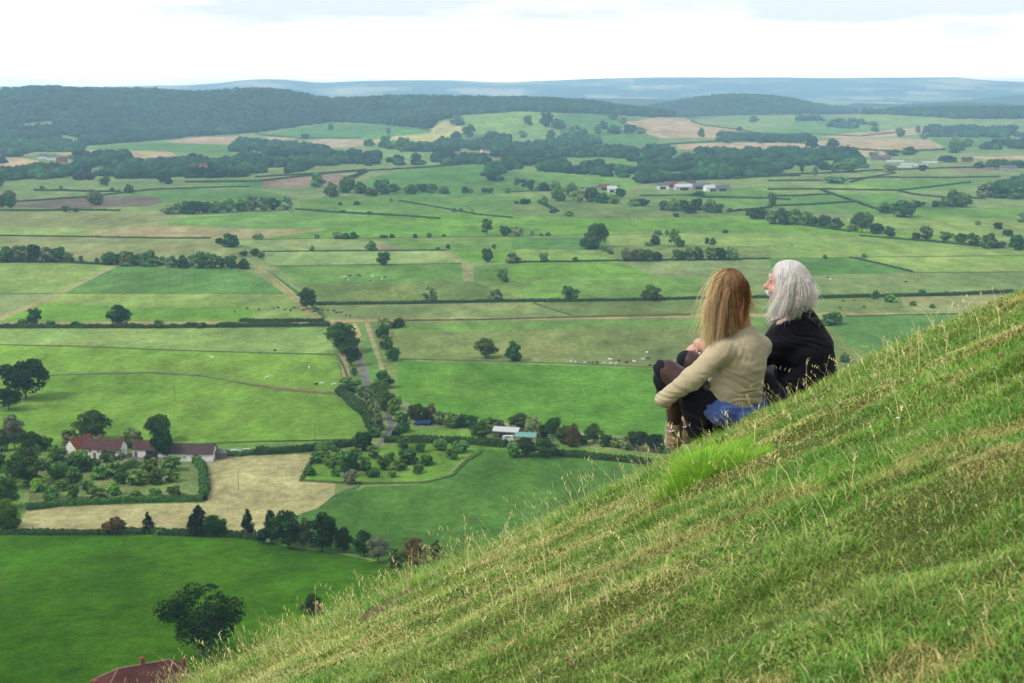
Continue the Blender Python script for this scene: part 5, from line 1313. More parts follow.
# ------------------------------------------------------------------ bodies grown as one surface
class Vol:
    def __init__(s, lo, hi, h):
        s.lo = np.array(lo, float); s.h = h
        s.n = np.ceil((np.array(hi) - s.lo) / h).astype(int) + 1
        s.d = np.full(s.n, 1.0, np.float32)
        s.ax = [s.lo[i] + h * np.arange(s.n[i]) for i in range(3)]
    def sub(s, lo, hi):
        sl = []
        for i in range(3):
            a = max(0, int((lo[i] - s.lo[i]) / s.h)); b = min(s.n[i], int((hi[i] - s.lo[i]) / s.h) + 2)
            sl.append(slice(a, max(a, b)))
        X, Y, Z = np.meshgrid(s.ax[0][sl[0]], s.ax[1][sl[1]], s.ax[2][sl[2]], indexing='ij')
        return tuple(sl), np.stack([X, Y, Z], -1)
    def put(s, sl, f, k, sub=False):
        a = s.d[sl]
        if sub:
            h = np.clip(.5 - .5 * (a + f) / k, 0, 1); s.d[sl] = a * (1 - h) - f * h + k * h * (1 - h)
        else:
            h = np.clip(.5 + .5 * (a - f) / k, 0, 1); s.d[sl] = a * (1 - h) + f * h - k * h * (1 - h)
    def cap(s, a, b, r1, r2=None, k=.02, sub=False):
        a = np.array(a, float); b = np.array(b, float); r2 = r1 if r2 is None else r2
        m = max(r1, r2) + max(.09, k * 1.4)
        sl, P = s.sub(np.minimum(a, b) - m, np.maximum(a, b) + m)
        ab = b - a; t = np.clip(((P - a) @ ab) / (ab @ ab + 1e-12), 0, 1)
        f = np.linalg.norm(P - a - t[..., None] * ab, axis=-1) - (r1 + (r2 - r1) * t)
        s.put(sl, f, k, sub); return s
    def ell(s, c, r, Mx=None, k=.02, sub=False):
        c = np.array(c, float); r = np.array(r, float)
        m = r.max() + .09
        sl, P = s.sub(c - m, c + m)
        q = P - c
        if Mx is not None: q = q @ Mx      # columns of Mx are the ellipsoid's axes
        l = np.linalg.norm(q / r, axis=-1); g = np.linalg.norm(q / r ** 2, axis=-1) + 1e-9
        s.put(sl, l * (l - 1) / g, k, sub); return s
    def chain(s, pts, rs, k=.02):
        for i in range(len(pts) - 1): s.cap(pts[i], pts[i + 1], rs[i], rs[i + 1], k)
        return s
    def cut(s, p, n):
        """keep the side that n points away from"""
        X, Y, Z = np.meshgrid(*s.ax, indexing='ij')
        f = (X - p[0]) * n[0] + (Y - p[1]) * n[1] + (Z - p[2]) * n[2]
        s.d = np.maximum(s.d, f.astype(np.float32)); return s
    def mesh(s):
        d = s.d; ins = d < 0
        nx, ny, nz = d.shape
        cnt = np.zeros((nx - 1, ny - 1, nz - 1), np.int32)
        for i in (0, 1):
            for j in (0, 1):
                for k in (0, 1): cnt += ins[i:nx - 1 + i, j:ny - 1 + j, k:nz - 1 + k]
        act = (cnt > 0) & (cnt < 8)
        idx = -np.ones(act.shape, np.int64); C_ = np.argwhere(act); idx[act] = np.arange(len(C_))
        acc = np.zeros((len(C_), 3)); w = np.zeros(len(C_))
        cs = [(i, j, k) for i in (0, 1) for j in (0, 1) for k in (0, 1)]
        for a in cs:
            for ax in range(3):
                if a[ax]: continue
                b = list(a); b[ax] = 1
                da = d[C_[:, 0] + a[0], C_[:, 1] + a[1], C_[:, 2] + a[2]]; db = d[C_[:, 0] + b[0], C_[:, 1] + b[1], C_[:, 2] + b[2]]
                m = (da < 0) != (db < 0)
                t = np.where(m, da / (da - db + 1e-12), 0)
                p = np.tile(np.array(a, float), (len(C_), 1)); p[:, ax] = t
                acc += p * m[:, None]; w += m
        V = s.lo + (C_ + acc / w[:, None]) * s.h
        Q = []
        for ax in range(3):
            o1, o2 = (ax + 1) % 3, (ax + 2) % 3
            sa = [slice(None)] * 3; sb = [slice(None)] * 3; sa[ax] = slice(0, -1); sb[ax] = slice(1, None)
            ch = ins[tuple(sa)] != ins[tuple(sb)]
            E = np.argwhere(ch)
            ok = (E[:, o1] > 0) & (E[:, o2] > 0) & (E[:, o1] < d.shape[o1] - 1) & (E[:, o2] < d.shape[o2] - 1)
            E = E[ok]; up = ins[E[:, 0], E[:, 1], E[:, 2]]
            def g(p, q):
                e = E.copy(); e[:, o1] -= p; e[:, o2] -= q
                return idx[e[:, 0], e[:, 1], e[:, 2]]
            q = np.column_stack([g(1, 1), g(0, 1), g(0, 0), g(1, 0)])
            q[~up] = q[~up][:, ::-1]
            Q.append(q)
        Q = np.vstack(Q); Q = Q[(Q >= 0).all(1)]
        return V, Q

def relax(V, Q, it=2, f=.5):
    E = np.vstack([Q[:, [0, 1]], Q[:, [1, 2]], Q[:, [2, 3]], Q[:, [3, 0]]])
    for _ in range(it):
        A = np.zeros_like(V); c = np.zeros(len(V))
        for a, b in ((0, 1), (1, 0)):
            for k in range(3): A[:, k] += np.bincount(E[:, a], V[E[:, b], k], len(V))
            c += np.bincount(E[:, a], minlength=len(V))
        V = V * (1 - f) + f * A / np.maximum(c, 1)[:, None]
    return V

def vnormals(V, Q):
    n = np.cross(V[Q[:, 2]] - V[Q[:, 0]], V[Q[:, 3]] - V[Q[:, 1]])
    N = np.zeros_like(V)
    for k in range(4):
        for a in range(3): N[:, a] += np.bincount(Q[:, k], n[:, a], len(V))
    return N / (np.linalg.norm(N, axis=1)[:, None] + 1e-9)

def skinmesh(name, vol, mat, parent, disp=None, it=2, label=None, attrs=None):
    V, Q = vol.mesh(); V = relax(V, Q, it)
    if disp is not None:
        N = vnormals(V, Q); V = V + N * disp(V)[:, None]; V = relax(V, Q, 1, .25)
    at_ = attrs(V) if attrs else None
    o = bpy.context.evaluated_depsgraph_get() if False else None
    off = np.array(parent.location) if parent is not None else np.zeros(3)
    me = mesh(name, V - off, Q, True, [mat], attrs=at_)
    return link(name, me, parent, label)

def frame(f, up=(0, 0, 1)):
    f = np.array(f, float); f /= np.linalg.norm(f); l = np.cross(up, f); l /= np.linalg.norm(l); u = np.cross(f, l)
    return np.column_stack([f, l, u])    # forward, left, up

def skinmat(name, col):
    m, nt, b = nodemat(name)
    n = noise_node(nt, 18, 4, .6)
    nt.links.new(vary(nt, tuple(col), n.outputs['Fac'], .86, 1.12), b.inputs['Base Color'])
    b.inputs['Roughness'].default_value = .5; b.inputs['Specular IOR Level'].default_value = .35
    b.inputs['Subsurface Weight'].default_value = .15; b.inputs['Subsurface Radius'].default_value = (.02, .008, .004); b.inputs['Subsurface Scale'].default_value = .4
    return m
SK_W = skinmat('skin_fair', (.46, .25, .17)); SK_M = skinmat('skin_ruddy', (.46, .25, .20))

def clothmat(name, col, rough=.9, sheen=.3, scale=300, var=.12, bump=.25):
    m, nt, b = nodemat(name)
    n = noise_node(nt, scale, 3, .6); n2 = noise_node(nt, 7, 4, .6)
    c = vary(nt, tuple(col), n.outputs['Fac'], 1 - var, 1 + var); c = vary(nt, c, n2.outputs['Fac'], .9, 1.1)
    nt.links.new(c, b.inputs['Base Color']); b.inputs['Roughness'].default_value = rough
    b.inputs['Sheen Weight'].default_value = sheen; b.inputs['Sheen Roughness'].default_value = .5
    bp = nt.nodes.new('ShaderNodeBump'); bp.inputs['Strength'].default_value = bump; bp.inputs['Distance'].default_value = .003
    nt.links.new(n.outputs['Fac'], bp.inputs['Height']); nt.links.new(bp.outputs['Normal'], b.inputs['Normal'])
    return m

def headprims(v, c, M, s=1.0, nose=1.0, k=.012, nr=.052):
    T = lambda f, l, u: np.array(c) + M @ (np.array([f, l, u]) * s)
    v.ell(T(-.008, 0, .022), np.array([.100, .077, .098]) * s, M, k=.02)
    v.ell(T(.030, 0, -.045), np.array([.062, .057, .078]) * s, M, k=.03)
    v.ell(T(.056, 0, -.088), np.array([.032, .030, .026]) * s, M, k=.02)
    v.cap(T(.084, 0, .022), T(.108 + .006 * nose, 0, -.022), .008 * s, .0125 * s, k=.012)
    v.cap(T(.108, 0, -.026), T(.092, 0, -.028), .011 * s, .013 * s, k=.01)
    v.cap(T(.078, .032, .024), T(.078, -.032, .024), .012 * s, k=.015)
    for q in (-1, 1):
        v.ell(T(.062, q * .036, -.030), np.array([.026, .024, .026]) * s, M, k=.02)
        v.ell(T(.086, q * .030, .004), np.array([.010, .014, .009]) * s, M, k=.008, sub=True)
        v.ell(T(-.006, q * .078, -.012), np.array([.018, .008, .030]) * s, M, k=.006)
    v.cap(T(.088, .016, -.058), T(.088, -.016, -.058), .0075 * s, k=.006)
    v.cap(T(.085, .015, -.069), T(.085, -.015, -.069), .008 * s, k=.006)
    v.cap(T(-.03, 0, -.05), T(-.035, 0, -.13), nr * s, nr * s, k=.03)
    return T

def hand(v, wrist, palm_dir, palm_n, s=1.0, curl=.9, k=.006, side=1):
    """palm with five separate curled fingers; palm_n points out of the palm"""
    d = np.array(palm_dir, float); d /= np.linalg.norm(d); n = np.array(palm_n, float); n -= d * (n @ d); n /= np.linalg.norm(n)
    w = np.cross(n, d) * side
    wrist = np.array(wrist, float)
    Mx = np.column_stack([d, w, n])
    pc = wrist + d * .05 * s
    v.ell(pc, np.array([.052, .040, .016]) * s, Mx, k=.012)
    for i, (o, ln, r) in enumerate(((.030, .068, .0088), (.010, .076, .0092), (-.010, .071, .0088), (-.029, .055, .0078))):
        p = wrist + d * .088 * s + w * o * s; a = .25 + curl * .25; q = p
        cur = p - d * .03 * s
        for j, fr in enumerate((.45, .30, .25)):
            dd = d * math.cos(a) + n * math.sin(a)
            if j == 0: v.cap(cur, p, r * 1.1 * s, r * 1.05 * s, k=k)
            q = p + dd * ln * fr * s; v.cap(p, q, r * s, r * .9 * s, k=.004); p = q; a += curl * .75
    p = wrist + d * .02 * s + w * .034 * s
    q = p + (d * .55 + w * .55 + n * .45) * .038 * s; v.cap(p, q, .012 * s, .0105 * s, k=.01)
    r_ = q + (d * .8 + w * .1 + n * .6) * .030 * s; v.cap(q, r_, .0102 * s, .0088 * s, k=.005)

def hairs(name, parent, head_c, M, rad, roots, targets, mids, cols, tipcols, wid=.0016, wave=.012, grav=.3, seg=14, clump=60, seed=1, mat=None, spread=1.0, label=None, streak=.0, layer=0):
    """strands from the scalp: roots (n,3) on the skull, targets (n,3) where the tips tend"""
    rng = np.random.default_rng(seed); n = len(roots)
    out = roots - head_c; out /= np.linalg.norm(out, axis=1)[:, None]
    P = [roots]; sd = roots[rng.integers(0, n, clump)]; cl = np.argmin(((roots[:, None] - sd[None]) ** 2).sum(-1) * rng.uniform(.7, 1.4, (1, clump)), 1)
    sk = rng.uniform(1 - streak, 1 + streak, clump)[cl][:, None]; cols = np.minimum(cols * sk, .97); tipcols = np.minimum(tipcols * (sk * .5 + .5), .97)
    co = rng.normal(0, 1, (clump, 3)) * wave * spread * np.where(rng.random((clump, 1)) < .22, 1.7, 1); ph = rng.uniform(0, 6.28, clump); fq = rng.uniform(5, 11, clump)
    jit = rng.normal(0, 1, (n, 3)) * wave * .35
    p1 = roots + out * .018
    mid = (roots * .45 + targets * .55 + out * .045 + np.array([0, 0, .02])) if mids is None else mids
    if layer:
        sh = np.where(rng.random(n) < layer, rng.uniform(.45, 1, n), 1.0)[:, None]
        targets = roots * (1 - sh) + targets * sh; mid = roots * (1 - sh) + mid * sh + out * (1 - sh) * .02
    pts = []
    iM = M
    for s in range(seg + 1):
        t = s / seg
        q = (1 - t) ** 3 * roots + 3 * (1 - t) ** 2 * t * p1 + 3 * (1 - t) * t * t * mid + t ** 3 * targets
        q = q + (co[cl] * t ** 1.2 + jit * t) + (np.sin(fq[cl] * t + ph[cl]) * wave * .5 * t)[:, None] * np.array([[.8, .3, .1]])
        # keep outside the skull
        loc = (q - head_c) @ iM; l = np.linalg.norm(loc / rad, axis=1)
        m = l < 1.0; sc_ = np.where(m, 1.0 / np.maximum(l, .2), 1.0)
        layer = 1 + .07 * ((np.arange(n) * .61803) % 1)
        loc = loc * (sc_ * np.where(m, layer, 1))[:, None]
        q = head_c + loc @ iM.T
        pts.append(q)
    pts = np.stack(pts, 1)
    tan = np.gradient(pts, axis=1); tan /= np.linalg.norm(tan, axis=2)[..., None] + 1e-9
    ref = np.tile(rng.normal(0, 1, (n, 1, 3)), (1, seg + 1, 1))
    A = np.cross(tan, ref); A /= np.linalg.norm(A, axis=2)[..., None] + 1e-9; B = np.cross(tan, A)
    ts = np.linspace(0, 1, seg + 1); w = wid * (1 - .75 * ts ** 2)[None, :, None]
    ring = [pts + w * (A * math.cos(a) + B * math.sin(a)) for a in (0, 2.094, 4.189)]
    V = np.stack(ring, 2).reshape(-1, 3)
    base = (np.arange(n) * (seg + 1) * 3)[:, None, None]; si = (np.arange(seg) * 3)[None, :, None]; kk = np.arange(3)[None, None, :]
    a = base + si + kk; b = base + si + (kk + 1) % 3
    F = np.stack([a, b, b + 3, a + 3], -1).reshape(-1, 4)
    tt = (ts ** .7)[None, :, None]
    c = cols[:, None, :] * (1 - tt) + tipcols[:, None, :] * tt
    c = np.repeat(c[:, :, None, :], 3, 2).reshape(-1, 3)
    me = mesh(name, V - np.array(parent.location), F, True, [mat], attrs={'hair_colour': ('POINT', c)})
    return link(name, me, parent, label)

def hairmat(name, rough=.38, spec=.5):
    m, nt, b = nodemat(name)
    a = nt.nodes.new('ShaderNodeAttribute'); a.attribute_name = 'hair_colour'
    nt.links.new(a.outputs['Color'], b.inputs['Base Color']); b.inputs['Roughness'].default_value = rough; b.inputs['Specular IOR Level'].default_value = spec
    out = nt.nodes['Material Output']; t = nt.nodes.new('ShaderNodeBsdfTranslucent'); nt.links.new(a.outputs['Color'], t.inputs['Color'])
    mx = nt.nodes.new('ShaderNodeMixShader'); mx.inputs['Fac'].default_value = .5
    nt.links.new(b.outputs[0], mx.inputs[1]); nt.links.new(t.outputs[0], mx.inputs[2]); nt.links.new(mx.outputs[0], out.inputs['Surface'])
    return m
HAIR = hairmat('hair')

def fold(V, dirn, freq, amp, seed, warp=.02, mask=None):
    """cloth folds: ridges across dirn"""
    d = np.array(dirn, float); d /= np.linalg.norm(d)
    t = V @ d + warp * 4 * fbm(V[:, 0] * 5, V[:, 1] * 5, V[:, 2] * 5, oct=2, seed=seed)
    r = np.sin(t * freq); r = np.sign(r) * np.abs(r) ** .8
    a = .5 + .5 * fbm(V[:, 0] * 6 + 9, V[:, 1] * 6, V[:, 2] * 6, oct=2, seed=seed + 5)
    f = amp * r * a
    return f if mask is None else f * mask

def crease(V, dirn, freq, amp, seed, warp=.02):
    d = np.array(dirn, float); d /= np.linalg.norm(d)
    t = V @ d + warp * 4 * fbm(V[:, 0] * 6, V[:, 1] * 6, V[:, 2] * 9, oct=2, seed=seed)
    a = np.clip(.35 + .9 * fbm(V[:, 0] * 9 + 4, V[:, 1] * 9, V[:, 2] * 14, oct=2, seed=seed + 5), 0, 1)
    return amp * (1 - np.abs(np.sin(t * freq))) ** 2.5 * a
# ================================================================== the woman
wo = bpy.data.objects.new('person', None); COL.objects.link(wo)
hipc = P3(735, 404, 8.02)
wo.location = (hipc[0], hipc[1], float(hill(hipc[0], hipc[1])))
tag(wo, 'woman with long reddish-blond hair in beige top and denim shorts sitting hugging her knees', 'person')
h = .006
FW = frame((-.68, .73, 0)); LW = FW[:, 1]
shc = P3(742, 345, 8.0); 
shL = P3(721, 351, 7.88); shR = P3(760, 347, 8.12)
elL = P3(692, 379, 7.84); wrL = P3(661, 401, 7.99)
elR = P3(742, 372, 8.42); wrR = P3(690, 392, 8.42)
hpL = P3(722, 407, 7.95); hpR = P3(750, 404, 8.13)
knL = P3(667, 371, 8.10); knR = P3(690, 362, 8.34)
anL = P3(674, 427, 8.20); anR = P3(687, 423, 8.42)
neck0 = P3(744, 329, 8.02); neck1 = P3(738, 308, 7.99)
hdc = P3(728, 290, 7.98); HWM = frame((-.80, .58, -.12))
lo = np.array([.70, 7.55, 127.75]); hi = np.array([1.62, 8.75, 129.35])
def torso(v, e=0.0):
    v.ell(P3(735, 402, 8.04), np.array([.125, .165, .11]) + e, FW, k=.04)
    v.ell(P3(737, 385, 8.03), np.array([.130, .152, .12]) + e, FW, k=.05)
    v.ell(P3(740, 364, 8.01), np.array([.126, .160, .13]) + e, FW, k=.05)
    v.ell(P3(743, 347, 8.01), np.array([.098, .155, .085]) + e, FW, k=.05)
    v.cap(shL, shR, .052 + e, .052 + e, k=.05)
def arms(v, e=0.0):
    v.chain([shL, elL, wrL], [.058 + e, .050 + e, .034 + e * 1.2], k=.03)
    v.chain([shR, elR, wrR], [.052 + e, .043 + e, .030 + e * 1.2], k=.03)
def legs(v, e=0.0):
    v.chain([hpL, knL], [.085 + e, .060 + e], k=.04); v.chain([hpR, knR], [.085 + e, .060 + e], k=.04)
    for k_, a_ in ((knL, anL), (knR, anR)):
        m_ = k_ * .68 + a_ * .32 + np.array([.030, -.012, 0])
        v.chain([k_, m_, a_], [.054 + e, .052 + e, .034 + e], k=.03)
v = Vol(lo, hi, h)
torso(v); arms(v); legs(v)
v.cap(neck0, neck1, .050, .044, k=.03)
headprims(v, hdc, HWM, .95, .6, nr=.044)
for an in (anL, anR): v.cap(an, an + np.array([-.01, .01, -.05]), .034, .036, k=.02); v.cap(an + np.array([-.01, .01, -.06]), an + np.array([.0, .13, -.085]), .036, .026, k=.02)
hand(v, wrL + np.array([.0, .0, -.004]), (.25, .85, -.35), (.6, .5, .1), 0.82, 1.1, side=-1)
hand(v, wrR, (-.6, -.2, -.3), (.3, -.7, 0), .95, .9)
skinmesh('body', v, SK_W, wo)
# top
v = Vol(lo, hi, h)
torso(v, .012); arms(v, .010)
v.ell(P3(719, 392, 7.94), (.085, .062, .105), FW, k=.05)
v.cap(P3(741, 340, 8.0), P3(743, 333, 8.01), .085, .068, k=.04)
v.cap(P3(744, 333, 8.02), P3(745, 326, 8.02), .064, .058, k=.02)
v.cut(P3(745, 328.2, 8.02), np.array([-.25, .2, .9]))
hem = P3(738, 408.5, 8.02)
X_, Y_, Z_ = np.meshgrid(*v.ax, indexing='ij')
tor = Vol(lo, hi, h); torso(tor, .03); tor.ell(P3(719, 392, 7.94), (.10, .08, .12), FW, k=.05)
below = hem[2] - Z_ - .02 * np.sin(9 * X_)
near_t = tor.d < .02
v.d = np.where(near_t & (np.linalg.norm(np.stack([X_ - hem[0], Y_ - hem[1]], -1), axis=-1) < .30), np.maximum(v.d, below.astype(np.float32)), v.d)
cufd = (wrL - elL) / np.linalg.norm(wrL - elL)
f_ = (X_ - wrL[0]) * cufd[0] + (Y_ - wrL[1]) * cufd[1] + (Z_ - wrL[2]) * cufd[2] - .006
nearw = np.sqrt((X_ - wrL[0]) ** 2 + (Y_ - wrL[1]) ** 2 + (Z_ - wrL[2]) ** 2) < .09
v.d = np.where(nearw, np.maximum(v.d, f_.astype(np.float32)), v.d)
del X_, Y_, Z_, f_, nearw, near_t, below
def wtop(V):
    t = (V[:, 2] - hem[2])
    m = sstep(.40, .02, t) * .85 + .15
    f = -crease(V, (.16, .05, 1), 62, .017, 3, .018) * m
    f += fold(V, (.14, .05, 1), 125, .004, 13, .014, m)
    f += .8 * fold(V, (.5, -.1, .9), 62, .0045, 9, .03, sstep(.05, .3, t))
    arm = np.exp(-(np.linalg.norm(V - elL, axis=1) / .09) ** 2)
    f += fold(V, (.7, .1, .55), 130, .0024, 5, .03) * np.clip(arm * 1.6, 0, 1)
    arm2 = np.exp(-(np.linalg.norm(V - (shL + np.array([.05, .02, -.05])), axis=1) / .10) ** 2)
    f += fold(V, (.75, -.1, -.5), 120, .006, 15, .015) * arm2
    f += .0015 * fbm(V[:, 0] * 40, V[:, 1] * 40, V[:, 2] * 40, oct=2, seed=2)
    return f
skinmesh('top', v, clothmat('beige_cotton', (.36, .31, .20), .92, .25), wo, wtop)
# denim shorts
v = Vol(lo, hi, h)
v.ell(P3(735, 402, 8.04), np.array([.138, .178, .125]), FW, k=.03)
v.ell(P3(736, 413, 8.03), np.array([.142, .172, .08]), FW, k=.04); v.ell(P3(720, 410, 7.93), (.085, .07, .075), FW, k=.03)
v.cap(hpL, hpL * .85 + knL * .15, .094, .088, k=.03); v.cap(hpR, hpR * .85 + knR * .15, .102, .09, k=.03)
v.cut(P3(738, 401, 8.04), np.array([.02, 0, 1]))
v.cap(hpL, hpL * .82 + knL * .18, .096, .090, k=.02)
skinmesh('shorts', v, clothmat('blue_denim', (.055, .10, .30), .9, .2, 220, .3), wo, lambda V: fold(V, (.8, .3, .4), 90, .0025, 21, .03) + fold(V, (-.3, .2, 1), 150, .002, 25))
# dark skirt-like cloth under the thighs and black fronts over sheer tights
v = Vol(lo, hi, h); legs(v, .006)
for kn in (knL, knR): pass
v.cut(anL + np.array([0, 0, .02]), np.array([0, 0, -1]))
v.cut(hpL + np.array([0, 0, -.2]), np.array([0, 0, -1]))
skinmesh('tights', v, clothmat('sheer_tights', (.042, .024, .022), .5, .1, 500, .1, .05), wo, label='sheer dark brown tights')
v = Vol(lo, hi, h)
for kn, hp, an in ((knL, hpL, anL), (knR, hpR, anR)):
    d_ = (an - kn) / np.linalg.norm(an - kn)
    fw_ = np.array([-.075, .02, .0])
    v.chain([kn + np.array([-.022, .0, .010]), kn * .8 + an * .2 + np.array([-.026, .0, 0]), kn * .5 + an * .5 + np.array([-.012, .0, 0])], [.060, .056, .049], k=.02)
BK = clothmat('black_jersey', (.005, .006, .012), .85, .04, 260, .2)
v2 = Vol(lo, hi, h)
v2.chain([hpL + np.array([-.075, .07, -.03]), P3(697, 400, 8.05), P3(688, 398, 8.16)], [.085, .090, .07], k=.04)
v2.chain([hpR + np.array([-.05, .02, -.03]), P3(708, 392, 8.25), P3(695, 405, 8.3)], [.10, .10, .07], k=.04)
v2.chain([hpL * .80 + knL * .20 + np.array([0, 0, .0]), hpL * .4 + knL * .6], [.100, .080], k=.03); v2.chain([hpR * .65 + knR * .35, hpR * .35 + knR * .65], [.09, .078], k=.03)
v2.ell(P3(719, 400, 7.94), (.058, .055, .05), k=.03)
v2.cap(P3(690, 405, 8.14), P3(700, 428, 8.08), .052, .075, k=.05)
v.d = np.minimum(v.d, v2.d)
skinmesh('skirt', v, BK, wo, lambda V: fold(V, (.7, .3, .6), 95, .005, 31, .03), label='black cloth over knees and thighs')
# boots
SU = clothmat('tan_suede', alb(158, 138, 104), .95, .4, 160, .2)
CHN = simple('silver_chain', (.35, .35, .33), .4, .3, 90, metal=.6)
for an in (anL, anR):
    v = Vol(lo, hi, h)
    top = an + np.array([.002, 0, .035]); hee = an + np.array([.0, 0, -.085])
    v.chain([top, an, hee], [.050, .048, .046], k=.02)
    v.chain([hee, hee + np.array([.004, .08, -.012]), hee + np.array([.008, .14, -.018])], [.046, .042, .034], k=.02)
    v.cut(np.array([0, 0, top[2]]), np.array([0, 0, 1]))
    bt = skinmesh('boot', v, SU, wo, lambda V: fold(V, (.1, 0, 1), 150, .003, 41, .03))
    for dz, tl in ((.0, .02), (-.035, -.02)):
        mb = MB(); c = an + np.array([0, 0, dz]); pts = []
        for a in np.linspace(0, 2 * math.pi, 19): pts.append(c + np.array([math.cos(a) * .051, math.sin(a) * .051, math.sin(a * 1 + dz * 90) * .012 + tl * math.cos(a)]) - np.array(wo.location))
        mb.tube(pts, .004, 6, cap=False); mb.box(np.array(pts[13]), (.018, .010, .015))
        link('strap', mb.me('strap', [CHN], True), bt)
# patterned bag or belt end showing between arm and side
v = Vol(lo, hi, h); v.cap(P3(706, 384, 7.93), P3(709, 397, 7.93), .022, .016, k=.02)
skinmesh('patterned_scarf', v, clothmat('patterned_cotton', (.10, .10, .08), .9, .2, 60, .9), wo, lambda V: fold(V, (.4, .2, .8), 260, .003, 44))

# hair
def scalp(c, M, rad, n, seed, umin=-.35, fmax=.55):
    rng = np.random.default_rng(seed); d = rng.normal(0, 1, (n * 4, 3)); d /= np.linalg.norm(d, axis=1)[:, None]
    k = (d[:, 2] > umin) & ((d[:, 0] < fmax) | (d[:, 2] > .62)); d = d[k][:n]
    return c + (d * np.array(rad)) @ M.T, d
radW = np.array([.104, .084, .104]) * .90
hcW = hdc + HWM @ np.array([-.008, 0, .022])
R_, D_ = scalp(hcW, HWM, radW, 4200, 5, -.25, .50)
px, py = project(R_[:, 0], R_[:, 1], R_[:, 2])
s = np.clip((px - 730) / 18.0, -1, 1)
rng = np.random.default_rng(11)
tx = np.interp(s, [-1, -.4, 0, .35, .7, 1], [709, 712, 719, 733, 743, 748]) + rng.normal(0, 2.2, len(s))
ty = np.interp(s, [-1, -.4, 0, .35, .7, 1], [338, 345, 338, 322, 320, 317]) + rng.normal(0, 4.5, len(s))
tyd = np.interp(s, [-1, 0, .5, 1], [7.90, 7.89, 7.91, 8.02]) + rng.normal(0, .012, len(s))
front = (D_[:, 0] > .3) | (s < -.6)
far = (R_[:, 1] > hcW[1] + .03)
tyd = np.where(far, tyd + .10, tyd)
T_ = np.array([P3(a, b, c) for a, b, c in zip(tx, ty, tyd)])
ging = np.array([.17, .066, .028]); blo = np.array([.95, .78, .48]); mid_ = np.array([.47, .23, .095])
m = np.clip((s * -1.0 + .42) + rng.normal(0, .20, len(s)), 0, 1)[:, None]
cr = (ging * (1 - m * .55) + mid_ * m * .55) * rng.uniform(.75, 1.3, (len(s), 1)); ct = (mid_ * (1 - m) + blo * m) * rng.uniform(.75, 1.2, (len(s), 1))
midw = np.array([P3(a, b, c) for a, b, c in zip(np.interp(s, [-1, -.5, 0, .5, 1], [707, 711, 722, 738, 748]) + rng.normal(0, 1.5, len(s)), np.interp(s, [-1, 0, 1], [316, 310, 297]) + rng.normal(0, 2, len(s)), np.where(far, 8.08, np.interp(s, [-1, 0, 1], [7.92, 7.90, 8.0])))])
hairs('hair', wo, hcW, HWM, radW * 1.03, R_, T_, midw, cr, ct, wid=.0015, wave=.019, seed=3, clump=90, mat=HAIR, label='long reddish-blond hair blown forward', streak=.55, layer=.35)
# loose strands in the wind
k = np.where(s < -.2)[0][:90]
T2 = np.array([P3(rng.uniform(693, 709), rng.uniform(303, 342), 7.92 + rng.normal(0, .03)) for _ in k])
hairs('hair_wisps', wo, hcW, HWM, radW * 1.05, R_[k], T2, None, ct[k], np.tile(blo, (len(k), 1)), wid=.0010, wave=.03, seed=8, clump=30, mat=HAIR, label='thin blond wisps loose in the wind')

# ================================================================== the man
mo = bpy.data.objects.new('person', None); COL.objects.link(mo)
hm = P3(797, 388, 8.5)
mo.location = (hm[0], hm[1], float(hill(hm[0], hm[1])))
tag(mo, 'man with long white hair and moustache in black jacket sitting facing left', 'person')
FM = frame((-.82, .57, 0))
lo = np.array([.93, 8.0, 127.7]); hi = np.array([2.15, 9.45, 129.5])
def mt(v, e=0.0):
    v.ell(P3(794, 392, 8.5), np.array([.15, .175, .14]) + e, FM, k=.05)
    v.ell(P3(806, 374, 8.5), np.array([.155, .172, .15]) + e, FM, k=.06)
    v.ell(P3(804, 350, 8.5), np.array([.155, .180, .15]) + e, FM, k=.06)
    v.ell(P3(797, 328, 8.5), np.array([.118, .160, .10]) + e, FM, k=.05)
msL = P3(782, 340, 8.38); msR = P3(806, 336, 8.64)
meL = P3(738, 372, 8.40); mwL = P3(699, 344, 8.50)
meR = P3(775, 372, 8.95); mwR = P3(706, 352, 8.78)
mhL = P3(785, 398, 8.42); mhR = P3(800, 396, 8.62); mkL = P3(712, 362, 8.62); mkR = P3(722, 358, 8.85); maL = P3(716, 422, 8.75); maR = P3(724, 420, 8.95)
def ma(v, e=0.0):
    for s_, e_, w_ in ((msL, meL, mwL), (msR, meR, mwR)): v.cap(s_, e_, .068 + e, .052 + e, k=.10); v.cap(e_, w_, .052 + e, .036 + e, k=.04)
def ml(v, e=0.0):
    v.chain([mhL, mkL, maL], [.10 + e, .066 + e, .044 + e], k=.04); v.chain([mhR, mkR, maR], [.10 + e, .066 + e, .044 + e], k=.04)
hdm = P3(787, 284, 8.44); HMM = frame((-.965, .26, .02))
v = Vol(lo, hi, h); mt(v); ma(v); ml(v)
v.cap(P3(797, 322, 8.48), P3(793, 300, 8.46), .066, .060, k=.04)
T = headprims(v, hdm, HMM, 1.10, 1.6)
for an in (maL, maR): v.cap(an, an + np.array([-.02, .01, -.05]), .045, .045, k=.02)
hd_ = (mwL - meL) / np.linalg.norm(mwL - meL)
hand(v, mwL + hd_ * .002, (-.60, .1, -.45), (-.35, .3, -.9), .86, 1.0, side=-1)
hand(v, mwR, (-.7, -.3, -.3), (0, .3, -1), 1.0, .8)
skinmesh('body', v, SK_M, mo)
EYE = simple('eye_white', (.22, .19, .18), .2, .5, 90)
for a in (-1, 1): mb = MB(); mb.ball(T(.0785, a * .030, .003) - np.array(mo.location), (.010,) * 3, 0, 12, 8); link('eye', mb.me('eye', [EYE], True), mo)
